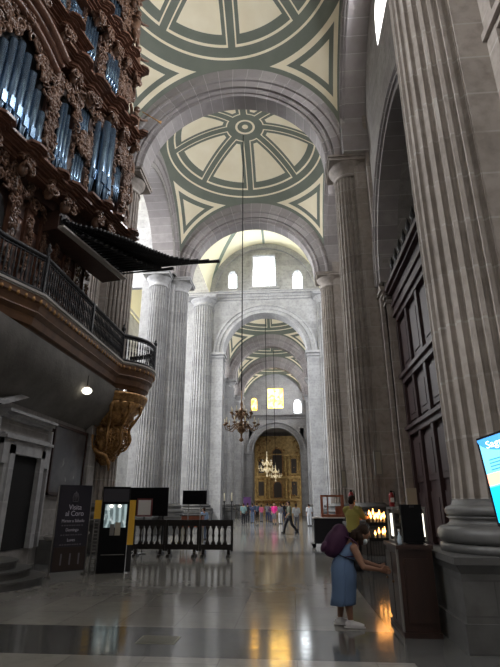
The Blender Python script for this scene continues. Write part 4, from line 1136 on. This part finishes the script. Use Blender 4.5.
for q in (-1, 1):
    m = MB(); m.tube([wl(341, 535, .10 * q), wl(349, 537.5, .13 * q), wl(355.5, 543, .135 * q), wl(357, 549, .15 * q), wl(352, 555, .18 * q), wl(343, 556, .16 * q)], [.018, .024, .024, .022, .014, .012], 6, (1.6, .5), (1, 0, 0)); m.build('shoulder_strap', M['purple'], bc)
m = MB(); m.tube([wl(340, 528, -.05), wl(342.5, 525.5, 0), wl(342.5, 527.5, .05)], .012, 6); m.build('grab_loop', M['purple'], bc)
wb = thing('waist_bag', 'small black bag at the waist of the bending woman', 'bag', (WX, WY, 0), -PI / 2)
m = MB(); c = wl(355.5, 566, .03); m.ball(c, (.10, .055, .07), 12, 8); m.build('pouch', M['blackcloth'], wb)
m = MB(); pts = []
c0 = wl(345.6, 556.8)
for i in range(25):
    a = 2 * PI * i / 24; pts.append(c0 + Vector((.186 * math.cos(a), .136 * math.sin(a), -.05 * math.sin(a))))
m.tube(pts, .013, 6, (.5, 1.4), (0, 0, 1)); m.build('belt', M['blackcloth'], wb)

# ------------------------------------------------------------------ writing helper
def lettering(txt, size, parent, x, y, z, mt, name='lettering', align='CENTER', rx=PI / 2):
    c = bpy.data.curves.new('t', 'FONT'); c.body = txt; c.size = size; c.align_x = align; c.extrude = .0015
    o = bpy.data.objects.new('t', c); COL.objects.link(o)
    dg = bpy.context.evaluated_depsgraph_get(); dg.update()
    me = bpy.data.meshes.new_from_object(o.evaluated_get(dg)); bpy.data.objects.remove(o)
    me.name = name; me.materials.clear(); me.materials.append(M[mt])
    o = bpy.data.objects.new(name, me); COL.objects.link(o); o.parent = parent; o.location = (x, y, z); o.rotation_euler = (rx, 0, 0)
    return o
# banner sign of the choir visit
sg = thing('banner_sign', 'dark standing banner reading Visita al Coro left of the ticket booth', 'sign', (-5.22, 11.85, 0), math.radians(47))
sg.scale = (.88, 1, 1)
MB().box(-.45, .45, .0, .035, .10, 2.0).build('panel', M['signface'], sg)
pc = MB().box(-.43, .43, -.006, .0, .12, .62).build('printed_picture', M['signpic'], sg)
m = MB()
for x in (-.22, .02, .26): m.box(x - .02, x + .02, -.009, -.006, .24, .48)
m.build('picture_highlight', M['greyletter'], pc)
m = MB()
for x in (-.475, .475): m.tube([(x, .03, .02), (x, .03, 1.97)], .018, 8); m.tube([(x, -.12, .02), (x, .18, .02)], .015, 6)
m.build('stand', M['greybox'], sg)
m = MB(); m.tube([(-.07, -.01, 1.62), (-.08, -.01, 1.72), (-.05, -.01, 1.80), (0, -.01, 1.83), (.05, -.01, 1.80), (.08, -.01, 1.72), (.07, -.01, 1.62), (-.07, -.01, 1.62)], .008, 5); m.tube([(0, -.01, 1.64), (0, -.01, 1.86)], .007, 5); m.tube([(-.03, -.01, 1.66), (-.03, -.01, 1.79)], .006, 5); m.tube([(.03, -.01, 1.66), (.03, -.01, 1.79)], .006, 5); m.build('emblem', M['greyletter'], sg)
lettering('Visita', .165, sg, .02, -.004, 1.44, 'lettering'); lettering('al Coro', .165, sg, .02, -.004, 1.30, 'lettering')
for t, z in (('Martes a Sábado', 1.16), ('Domingo', .96), ('Lunes', .74)): lettering(t, .095, sg, .0, -.004, z, 'lettering')
m = MB()
for z in (1.09, .88, .67):
    for q in range(9):
        x = -.30 + q * .068; m.box(x, x + R.uniform(.035, .055), -.004, 0, z - .012, z + .012)
m.build('small_print', M['greyletter'], sg)

# ticket booth
bt = thing('ticket_booth', 'tall black booth with a lit picture and yellow side panels', 'booth', (-4.36, 12.42, 0), math.radians(17))
MB().box(-.38, .28, .0, .40, .0, 1.98).build('cabinet', M['black'], bt)
m = MB(); m.box(-.36, .26, -.012, 0, 1.62, 1.93); m.build('header_panel', M['signface'], bt)
def glow():
    m = mat('spotlit_picture', (.3, .35, .35), .3); nt, b = nodes(m); p = coords(nt, 'Object'); x, y, z = sep(nt, p)
    n = noise(nt, p, 5, 3); v = nt.nodes.new('ShaderNodeTexWave'); v.inputs['Scale'].default_value = 2.2; v.inputs['Distortion'].default_value = 5; nt.links.new(p, v.inputs['Vector'])
    c = mixc(nt, ramp(nt, v.outputs['Fac'], .4, .9), (.07, .11, .12), (.42, .55, .56)); c = mixc(nt, ramp(nt, n, .55, .62), c, (.62, .70, .70))
    nt.links.new(c, b.inputs['Emission Color']); b.inputs['Emission Strength'].default_value = .36; return m  # the spots' light on the picture put in as emission
M['poster_glow'] = glow()
ps = MB().box(-.30, .23, -.016, 0, 1.02, 1.56).build('lit_picture', M['poster_glow'], bt)
for x in (-.15, .05):
    MB().ball((x, -.03, 1.52), (.045, .02, .035), 10, 7).build('spotlight', M['litglass'], ps)
m = MB(); m.box(-.02, .11, -.02, -.016, .84, 1.14); m.build('notice', M['cream_paper'], bt)
m = MB(); m.box(-.14, -.04, -.02, -.016, .84, 1.10); m.build('notice', M['greybox'], bt)
MB().box(.29, .44, .03, .06, .62, 1.66).build('side_panel', M['yellow'], bt, label='tall yellow side panel')
m = MB(); m.box(-.56, -.40, .12, .15, 1.22, 1.66); m.build('side_panel', M['yellow'], bt, label='short yellow side panel')
m = MB(); m.tube([(-.54, .14, .0), (-.54, .14, 1.3)], .015, 6); m.tube([(-.42, .14, .0), (-.42, .14, 1.3)], .015, 6)
for q in range(14): m.tube([(-.54, .14, .06 + q * .082), (-.42, .14, .06 + q * .082)], .012, 5)
m.build('wire_rack', M['greybox'], bt)
MB().box(.30, .42, .03, .055, .02, .62).build('post', M['iron'], bt)
MB().box(-.3, .25, -.03, 0, .40, .415).build('ledge', M['greybox'], bt)

# black board with white card, screen on stand, red counter
bd = thing('notice_board', 'wide black board behind the barrier, white card hung on it', 'board', (aty(148, 510, 17.4).x, 17.4, 0))
z0, z1 = aty(148, 516, 17.4).z, aty(148, 487.5, 17.4).z; hw = (aty(168, 510, 17.4).x - aty(129, 510, 17.4).x) / 2
MB().box(-hw, hw, 0, .06, z0, z1).build('panel', M['black'], bd)
for x in (-hw + .15, hw - .15): MB().box(x - .03, x + .03, .01, .05, 0, z0).box(x - .04, x + .04, -.2, .25, 0, .04).build('leg', M['iron'], bd)
cd = thing('framed_card', 'white card in a dark red frame before the black board', 'card', (aty(144.5, 507, 17.1).x, 17.1, 0))
cz = aty(144.5, 507.5, 17.1).z; cr = MB().box(-.27, .27, 0, .03, cz - .29, cz + .29).build('frame', M['redframe'], cd)
MB().box(-.22, .22, -.008, 0, cz - .24, cz + .24).build('card', M['white'], cd)
m = MB(); m.tube([(0, .03, 0), (0, .03, cz)], .02, 8); m.lathe([(.18, 0), (.18, .02), (.03, .05)], 0, .03, 16); m.build('pole', M['iron'], cd)
tv = thing('screen_on_stand', 'dark switched off screen on a two-legged stand behind the barrier', 'screen', (aty(194.5, 500, 20.5).x, 20.5, 0))
z0, z1 = aty(194, 504.5, 20.5).z, aty(194, 490.5, 20.5).z; hw = (aty(207, 500, 20.5).x - aty(183, 500, 20.5).x) / 2
MB().box(-hw, hw, 0, .07, z0, z1).build('housing', M['black'], tv); MB().box(-hw + .04, hw - .04, -.006, 0, z0 + .04, z1 - .04).build('display', M['screen_off'], tv)
for x in (-.25, .25): MB().tube([(x, .05, 0), (x, .05, z0 + .05)], .022, 8).box(x - .03, x + .03, -.3, .4, 0, .04).build('leg', M['greybox'], tv)
rc = thing('red_counter', 'small red and brown counter on thin legs under the dark screen', 'counter', (aty(194, 515, 22.5).x, 22.5, 0))
MB().box(-.5, .42, -.3, .3, .62, 1.08).build('body', M['red_wood'], rc); MB().box(-.56, .48, -.36, .36, 1.08, 1.12).build('counter_top', M['brown_wood'], rc)
for x in (-.46, .38):
    for y in (-.26, .26): MB().box(x - .03, x + .03, y - .03, y + .03, 0, .62).build('leg', M['grate'], rc)

# wooden barrier, three balustraded sections
def make_barrier():
    r = thing('wooden_barrier', '', 'barrier', (0, 0, 0), 0, 'barrier sections')
    w = 1.09; m = MB(); m.box(-w / 2, w / 2, -.045, .045, .98, 1.09); m.box(-w / 2, w / 2, -.03, .03, .90, .98); m.build('top_rail', M['dark_wood'], r)
    m = MB(); m.box(-w / 2, w / 2, -.04, .04, .20, .36); m.build('bottom_rail', M['dark_wood'], r)
    for s in (-1, 1):
        m = MB(); m.box(s * w / 2 - .07 * (s > 0), s * w / 2 + .07 * (s < 0), -.045, .045, .16, 1.0); m.build('end_post', M['dark_wood'], r)
        m = MB(); x = s * (w / 2 - .14); m.box(x - .045, x + .045, -.05, .05, .05, .2); m.frus(x - .05, x + .05, -.26, .26, 0, .06, 0, .06); m.build('foot', M['dark_wood'], r)
    for i in range(6):
        x = -w / 2 + .07 + (w - .14) * (i + .0) / 5 * 1.0
        if i in (0, 5): continue
        m = MB(); m.lathe([(.075, .36), (.075, .40), (.035, .46), (.032, .55), (.05, .62), (.03, .68), (.036, .78), (.075, .87), (.075, .90)], x, 0, 12, sy=.5); m.build('baluster', M['dark_wood'], r)
    return r
br0 = make_barrier()
for i, (x, lb) in enumerate(((-4.66, 'dark wooden barrier section nearest the black booth'), (-3.56, 'middle section of the dark wooden barrier'), (-2.46, 'right-hand end section of the dark wooden barrier'))):
    b = br0 if i == 0 else copytree(br0)
    b.location = (x, 16.5, 0); b['label'] = lb
# tall candlesticks and purple placard by the transept
for i, (u, y, lb) in enumerate(((231.5, 36, 'tall black candlestick post right of the barrier end'), (224, 37.5, 'tall black candlestick post between the dark screen and the far group'))):
    cs = thing('tall_candlestick', lb, 'candlestick', (px(u, y), y, 0), 0, 'tall candlesticks')
    MB().lathe([(.22, 0), (.22, .05), (.06, .14), (.04, .3), (.06, .5), (.035, .6), (.035, 1.7), (.10, 1.76), (.10, 1.8)], 0, 0, 14).build('post', M['iron'], cs)
    MB().lathe([(.035, 1.8), (.035, 2.35), (.005, 2.38)], 0, 0, 10).build('candle', M['wax'], cs)
M['purple_card'] = mat('purple_placard', (.14, .06, .20), .5)
pl_ = thing('purple_placard', 'purple placard on a post left of the golden altarpiece', 'placard', (px(247, 56), 56, 0))
MB().box(-.42, .42, 0, .04, 1.5, 2.35).build('board', M['purple_card'], pl_); MB().tube([(0, .05, 0), (0, .05, 1.6)], .03, 8).build('post', M['iron'], pl_)

# ------------------------------------------------------------------ chandeliers
def chandelier(label, x, y, zt, zb, n1, n2, R1, mt, wide=.028):
    r = thing('chandelier', label, 'chandelier', (x, y, zb), 0, 'hanging chandeliers')
    MB().tube([(0, 0, R1 * 2.5), (0, 0, zt - zb)], wide, 6).build('rope', M['black'], r)
    k = R1 / .85
    m = MB(); m.lathe([(.02, -.10 * k), (.12 * k, -.02), (.10 * k, .06 * k), (.04 * k, .12 * k), (.05 * k, .30 * k), (.19 * k, .42 * k), (.22 * k, .55 * k), (.12 * k, .68 * k), (.06 * k, .74 * k), (.10 * k, .86 * k), (.05 * k, 1.0 * k), (.11 * k, 1.14 * k), (.06 * k, 1.3 * k), (.14 * k, 1.42 * k), (.10 * k, 1.55 * k), (.04 * k, 1.64 * k), (.07 * k, 1.78 * k), (.03 * k, 2.0 * k), (.03 * k, 2.5 * k)], 0, 0, 16); m.build('stem', M[mt], r)
    for n, rr, z0, off in ((n1, R1, .62 * k, 0), (n2, R1 * .62, 1.2 * k, .4)):
        for i in range(n):
            a = 2 * PI * i / n + off; c = Vector((math.cos(a), math.sin(a), 0))
            P = [c * .08 * k + Vector((0, 0, z0 + .12 * k)), c * rr * .3 + Vector((0, 0, z0 + .20 * k)), c * rr * .5 + Vector((0, 0, z0 + .0)), c * rr * .72 + Vector((0, 0, z0 - .14 * k)), c * rr * .93 + Vector((0, 0, z0 - .10 * k)), c * rr + Vector((0, 0, z0 + .10 * k))]
            m = MB(); m.tube(P, [.032 * k, .03 * k, .028 * k, .026 * k, .022 * k, .022 * k], 6)
            q = [c * rr * .45 + Vector((0, 0, z0 + .02)) + Vector((c.x * .13 * k * math.cos(t), c.y * .13 * k * math.cos(t), .13 * k * math.sin(t))) for t in [j * .7 for j in range(7)]]
            m.tube(q, .018 * k, 5); o = m.build('arm', M[mt], r)
            m = MB(); e = c * rr; m.lathe([(.02, z0 + .08 * k), (.09 * k, z0 + .13 * k), (.10 * k, z0 + .17 * k)], e.x, e.y, 10); m.build('drip_pan', M[mt], o)
            m = MB(); m.lathe([(.026 * k, z0 + .15 * k), (.026 * k, z0 + .42 * k), (.004, z0 + .46 * k)], e.x, e.y, 7); m.build('candle', M['wax'], o)
    return r
zb = aty(241.5, 440, 23.84).z
chandelier('ornate bronze chandelier with candle arms hanging nearest in the aisle', aty(241.5, 420, 23.84).x, 23.84, 23.3, zb, 10, 8, .84, 'brass')
M['crystal'] = mat('lit_crystal', (.8, .7, .5), .2, emit=(1, .80, .45), es=.13)
chandelier('pale sparkling chandelier left of the altarpiece centre', aty(267, 465, VC[2]).x, VC[2], 23.2, aty(267, 476, VC[2]).z, 8, 6, .85, 'crystal', .03)
chandelier('small sparkling chandelier hanging in front of the altarpiece centre', aty(275.5, 470, VC[3]).x, VC[3], 23.2, aty(275.5, 481, VC[3]).z, 8, 6, .75, 'crystal', .03)

# ------------------------------------------------------------------ right side: cart, candles, cabinet, screen
ct = thing('display_cart', 'black draped cart on wheels with a white top, left of the yellow shirt', 'cart', (aty(327, 530, 20.2).x, 20.2, 0))
z1 = aty(325, 517, 20.2).z; zbm = .16
m = MB(); m.box(-.5, .62, -.35, .35, zbm, z1 - .04); m.build('draped_body', M['blackcloth'], ct)
MB().box(-.56, .68, -.4, .4, z1 - .04, z1).build('white_top', M['white'], ct)
for x in (-.52, .55):
    for y in (-.3, .3):
        w_ = MB(); w_.prism([(x + .07 * math.cos(a), .075 + .07 * math.sin(a)) for a in [2 * PI * i / 14 for i in range(14)]], y - .02, 'y', y + .02); w_.build('wheel', M['black'], ct)
m = MB(); m.box(-.62, -.44, -.32, .32, .10, .16); m.build('push_bar', M['iron'], ct)
fr = thing('open_wooden_case', 'orange-brown open wooden frame case standing on the black cart', 'case', (aty(332, 505, 20.2).x, 20.2, z1))
ch = aty(332, 495, 20.2).z - z1
for x in (-.40, .40):
    for y in (-.25, .25): MB().box(x - .035, x + .035, y - .035, y + .035, 0, ch).build('post', M['red_wood'], fr)
MB().box(-.44, .44, -.29, .29, 0, .10).build('base', M['red_wood'], fr)
for q in ((-.44, .44, -.29, -.22), (-.44, .44, .22, .29), (-.44, -.37, -.22, .22), (.37, .44, -.22, .22)): MB().box(*q, ch - .07, ch).build('top_rail', M['red_wood'], fr)
m = MB(); m.box(-.2, -.15, -.03, .03, .1, ch - .07); m.box(.12, .34, -.03, .02, .1, .4); m.build('inner_panel', M['red_wood'], fr)

# votive candle stand
VY = 13.6; VX = aty(378.5, 540, VY).x
vs = thing('candle_stand', 'tiered black iron stand of votive candles by the wall', 'candle rack', (VX, VY, 0))
TIERS = ((-.15, aty(376, 524, VY).z), (.10, aty(376, 524, VY).z + .07), (-.26, aty(379, 539, VY).z))
for x in (-.26, .26):
    for y in (-.36, .3): MB().tube([(x, y, 0), (x, y, TIERS[0][1])], .016, 6).build('leg', M['iron'], vs)
m = MB(); m.box(-.26, .26, -.36, -.34, .1, .13); m.box(-.26, .26, .28, .3, .1, .13); m.build('stretcher', M['iron'], vs)
for ty, tz in TIERS:
    m = MB(); m.box(-.29, .29, ty - .13, ty + .13, tz - .03, tz); m.box(-.29, .29, ty - .14, ty - .13, tz - .03, tz + .05); m.build('tray', M['iron'], vs)
m = MB()
for q in range(9): m.box(-.26 + q * .065, -.25 + q * .065, -.35, -.345, .1, TIERS[2][1])
m.build('grille', M['iron'], vs)
def make_candle():
    r = MB().lathe([(.022, 0), (.022, .14), (.004, .145)], 0, 0, 8).build('votive_candle', M['wax'])
    MB().lathe([(.003, .14), (.024, .17), (.026, .20), (.014, .25), (.002, .30)], 0, 0, 8).build('flame', M['flame'], r)
    return tag(r, 'burning votive candle crowded with others on the iron stand by the wall', 'candle', 'votive candles')
c0 = make_candle(); first = True
for t, (ty, tz) in enumerate(TIERS):
    for i in range(5 if t < 2 else 4):
        o = c0 if first else copytree(c0); first = False
        o.location = (VX + (-.17 if t < 2 else -.10) + .085 * i + R.uniform(-.015, .015), VY + ty + R.uniform(-.07, .07), tz + .002); o.scale = (1, 1, R.uniform(.6, 1.2))
        if t == 2: o['label'] = 'burning votive candle on the lower tray of the iron stand'; o['group'] = 'lower tray votive candles'
# things hung on the extinguisher pier
def ext(label, p):
    r = thing('fire_extinguisher', label, 'fire extinguisher', p, 0, 'fire extinguishers')
    MB().lathe([(.05, -.28), (.085, -.26), (.085, .12), (.05, .19), (.03, .2)], 0, -.10, 14).build('cylinder', M['red'], r)
    MB().box(-.03, .03, -.13, -.07, .2, .26).tube([(0, -.10, .24), (.09, -.14, .22), (.10, -.15, .0), (.08, -.16, -.15)], .015, 6).build('valve_hose', M['black'], r)
    MB().box(-.05, .05, -.02, .0, -.1, .1).build('bracket', M['iron'], r)
    MB().box(-.06, .06, -.19, -.184, -.10, .04).build('paper_tag', M['white'], r)
ext('red fire extinguisher on the wall above the candle stand', aty(391, 499, 16.94))
ext('red fire extinguisher left of the candle stand, behind the yellow shirt', aty(351, 498, 17.45))
def gbox(label, u, v, y, hw, hh):
    r = thing('wall_box', label, 'wall box', aty(u, v, y), 0, 'grey wall boxes')
    MB().box(-hw, hw, -.10, 0, -hh, hh).build('housing', M['greybox'], r); MB().box(-hw * .6, hw * .6, -.108, -.10, -hh * .9, hh * .9).build('front_panel', M['grate'], r)
gbox('tall narrow grey box on the pier above the fire extinguishers', 378, 463, 16.93, .13, .40)
gbox('smaller grey box on the fluted shaft, lower left of the tall grey one', 343.5, 479, 17.50, .10, .28)
pp = thing('paper_notice', 'cream paper notice on the wall behind the wooden cabinet', 'notice', aty(412, 497, 15.6)); MB().box(-.15, .15, 0, .02, -.3, .26).build('sheet', M['cream_paper'], pp)

# candle cabinet
kb = thing('wooden_cabinet', 'dark brown wooden cabinet the woman is leaning towards', 'cabinet', (1.58, 7.38, 0))
KH = aty(396, 545, 6.97).z
MB().box(-.22, .21, -.41, .42, .06, KH - .05).build('body', M['brown_wood'], kb)
MB().box(-.245, .22, -.44, .45, 0, .06).build('plinth', M['brown_wood'], kb)
MB().box(-.25, .22, -.45, .46, KH - .05, KH).build('top_board', M['brown_wood'], kb)
MB().box(-.16, .15, -.425, -.41, .16, KH - .16).build('front_panel', M['brown_wood'], kb)
for y in (-.2, .22):
    d = MB().box(-.24, -.22, y - .19, y + .19, .12, KH - .12).build('door', M['brown_wood'], kb); MB().ball((-.255, y + .13, KH * .55), .018, 8, 6).build('knob', M['brass'], d)
MB().box(-.246, -.222, -.40, -.36, .06, KH - .05).build('corner_strip', M['greybox'], kb)
lc = thing('lit_glass_case', 'small glass case glowing white on the wooden cabinet', 'display case', (1.63, 7.50, KH))
m = MB()
for x in (-.225, .20):
    for y in (-.2, .2): m.box(x - .012, x + .012, y - .012, y + .012, 0, .46)
m.box(-.24, .215, -.21, .21, .44, .47); m.box(-.24, .215, -.21, .21, 0, .03); m.build('frame', M['greybox'], lc)
MB().box(-.215, -.205, -.17, .10, .08, .38).build('lit_panel', M['litglass'], lc); MB().box(.19, .20, -.17, .10, .08, .38).build('lit_panel', M['litglass'], lc)
bx = thing('black_screen_back', 'black upright panel standing on the front of the wooden cabinet', 'screen', (1.63, 7.18, KH))
MB().box(-.15, .13, -.04, .04, .02, .50).build('housing', M['black'], bx); MB().box(-.10, .10, -.08, .08, 0, .02).build('stand', M['black'], bx); MB().box(-.03, .03, -.05, -.04, .46, .49).build('bracket', M['iron'], bx)
btl = thing('spray_bottle', 'small clear bottle on the left edge of the wooden cabinet', 'bottle', (1.40, 7.0, KH))
M['clear'] = mat('clear_plastic', (.5, .6, .68), .2)
MB().lathe([(.028, 0), (.03, .02), (.03, .10), (.012, .13), (.012, .16)], 0, 0, 12).build('bottle_body', M['clear'], btl); MB().lathe([(.014, .16), (.014, .19)], 0, 0, 10).build('cap', M['white'], btl)

# chapel screen
cs = thing('chapel_screen', 'tall dark reddish wooden screen closing the chapel on the right', 'screen', (4.1, VC[0], 0))
A0, A1 = -4.2, 4.2
MB().box(.05, .16, A0, A1, 0, 8.2).build('back_board', M['screen_wood'], cs)
n = 7
for i in range(n):
    y = A0 + (A1 - A0) * i / (n - 1); MB().box(-.08, .1, y - .11, y + .11, 0, 8.2).build('stile', M['screen_wood'], cs)
for z, h in ((0, .5), (3.75, .28), (5.55, .30), (7.9, .3)):
    m = MB(); m.box(-.10, .1, A0, A1, z, z + h); m.box(-.2, .1, A0, A1, z + h * .6, z + h); m.build('rail', M['screen_wood'], cs)
for i in range(n - 1):
    y0 = A0 + (A1 - A0) * i / (n - 1) + .11; y1 = A0 + (A1 - A0) * (i + 1) / (n - 1) - .11
    for z0, z1 in ((.6, 2.0), (2.15, 3.65), (4.15, 5.45), (5.95, 7.8)):
        m = MB(); m.box(-.0, .06, y0 + .08, y1 - .08, z0 + .08, z1 - .08); m.box(-.03, .0, y0 + .25, y1 - .25, z0 + .25, z1 - .25); m.build('panel', M['screen_wood'], cs)
m = MB()
for z0, z1, q in ((8.2, 8.5, .12), (8.5, 8.62, .2), (8.62, 8.95, .14), (8.95, 9.05, .3), (9.05, 9.2, .42)): m.box(-q, .2, A0, A1, z0, z1)
m.build('cornice', M['screen_wood'], cs)
for i in range(13):
    y = A0 + .2 + (A1 - A0 - .4) * i / 12
    m = MB(); m.lathe([(.12, 9.2), (.12, 9.35), (.05, 9.4), (.10, 9.6), (.13, 9.8), (.04, 10.0), (.09, 10.1), (.09, 10.2), (.01, 10.5)], -.05, y, 10)
    if i < 12: m.tube([(-.05, y + .1, 9.3), (-.05, y + .2, 9.75), (-.05, y + .35, 9.9), (-.05, y + .5, 9.75), (-.05, y + .58, 9.3)], .035, 5)
    m.build('cresting', M['iron'], cs)

# digital sign in front of the near pier
ds = thing('digital_sign', 'bright blue digital screen at the right edge before the near pier', 'screen', (0, 0, 0))
TL = aty(478.3, 440.5, 4.2); ex = Vector((.6, -.8, 0)); BLp = Vector((TL.x, 0, 0))
BL = aty(499.3, 523, 4.03)
ey = (TL - BL).normalized(); ex = (ex - ey * ex.dot(ey)).normalized(); nz = ex.cross(ey).normalized()
hgt = (TL - BL).length; wid = .62
Mx = Matrix((ex, ey, nz)).transposed().to_4x4(); Mx.translation = BL
def dp2(m, name, mt, par=ds): m.xf(Mx); return m.build(name, M[mt], par)
M['scr_blue'] = mat('screen_light_blue', (.1, .5, .8), .3, emit=(.16, .60, .86), es=.9)
M['scr_deep'] = mat('screen_deep_blue', (.02, .2, .6), .3, emit=(.01, .20, .62), es=.9)
M['scr_orange'] = mat('screen_salmon', (.9, .4, .3), .3, emit=(.95, .42, .26), es=.9)
M['scr_cyan'] = mat('screen_cyan', (.0, .5, .8), .3, emit=(.0, .48, .85), es=.9)
M['scr_white'] = mat('screen_white', (.9, .9, .9), .3, emit=(.8, .9, 1), es=1)
dp2(MB().box(-.018, wid + .02, -.02, hgt + .02, -.05, 0), 'housing', 'black')
dp_ = dp2(MB().box(.0, wid, 0, hgt, 0, .002), 'display', 'scr_blue')
dp2(MB().box(0, wid, 0, hgt * .40, .002, .003), 'cyan_area', 'scr_cyan', dp_)
dp2(MB().box(0, wid, hgt * .42, hgt * .56, .002, .003), 'salmon_area', 'scr_orange', dp_)
m = MB(); m.prism([(wid / 2 + wid * .52 * math.cos(a), hgt - .0 + hgt * .22 * math.sin(a)) for a in [PI + PI * i / 24 for i in range(25)]], .002, 'z', .0035); dp2(m, 'blue_banner', 'scr_deep', dp_)
m = MB()
for q, zz in enumerate((.72, .68, .64, .60)): m.box(.05, wid - .08 * (q % 2) - .05, hgt * zz - .006, hgt * zz + .004, .002, .003)
dp2(m, 'text_line', 'scr_deep', dp_)
t = lettering('Sagra', .085, None, 0, 0, 0, 'scr_white', 'lettering', 'LEFT', 0)
t.data.transform(Mx @ Matrix.Translation((.055, hgt - .09, .004))); t.parent = dp_
m = MB(); b = BL + ex * wid * .5 - nz * .08; m.tube([(b.x, b.y, .03), (b.x, b.y, b.z + .3)], .035, 10); m.lathe([(.25, 0), (.25, .03), (.05, .06)], b.x, b.y, 20); m.build('stand', M['black'], ds)

# floor grate
p0 = (-1.67, 6.62)
gt = thing('floor_grate', 'small worn metal plate set in the dark floor band', 'floor plate', (p0[0], p0[1], 0))
MB().box(-.24, .24, -.17, .17, 0, .006).build('plate', M['grate'], gt)
m = MB()
for q in range(7): m.box(-.22, .22, -.15 + q * .046, -.14 + q * .046, .006, .009)
m.build('slot', M['iron'], gt)
# ------------------------------------------------------------------ light
def area(name, loc, rot, sx, sy, e, col=(1, 1, 1)):
    l = bpy.data.lights.new(name, 'AREA'); l.shape = 'RECTANGLE'; l.size = sx; l.size_y = sy; l.energy = e; l.color = col
    o = bpy.data.objects.new(name, l); COL.objects.link(o); o.location = loc; o.rotation_euler = rot
    return o
DAY = (.97, .975, 1.0)
for c, e in ((3.4, 4600), (23.84, 2300), (38, 1800), (52, 1500), (62, 1500)):
    area('nave_window_light', (NX + .1, c, 18), (0, -PI / 2 + .18, 0), 8, 4.6, e, DAY)
for c, e in ((VC[0], 800), (VC[1], 600), (VC[2], 600), (VC[3], 600), (VC[4], 800)):
    area('clerestory_light', (4.55, c, 19.1), (0, PI / 2 - .25, 0), 2, 2.2, e, DAY)
area('transept_light', (7.2, 38, 20), (0, PI / 2, 0), 8, 9, 550, DAY)
area('lunette_light', (XC, YW + .6, 24), (-PI / 2 + .3, 0, 0), 2.2, 3.2, 350, DAY)
area('facade_fill_light', (-2.5, -5.8, 13), (PI / 2 - .1, 0, 0), 6, 6, 110, (1, .95, .88))  # weak fill added behind the camera; the facade wall has no window
for q in (-1, 1): area('altar_fill_light', (AX + q * (AR - .08), YE + 1.4, 4.5), (0, q * PI / 2, -q * .6), 7, .25, 13, (1, .92, .78))  # unseen lights added at the jambs to brighten the altarpiece
w = bpy.data.worlds.new('world'); sc.world = w; w.use_nodes = True
w.node_tree.nodes['Background'].inputs[0].default_value = (.8, .88, 1, 1); w.node_tree.nodes['Background'].inputs[1].default_value = .3
sc.cycles.max_bounces = 8; sc.cycles.diffuse_bounces = 5; sc.cycles.glossy_bounces = 4
sc.cycles.use_denoising = True
sc.cycles.sample_clamp_indirect = 6
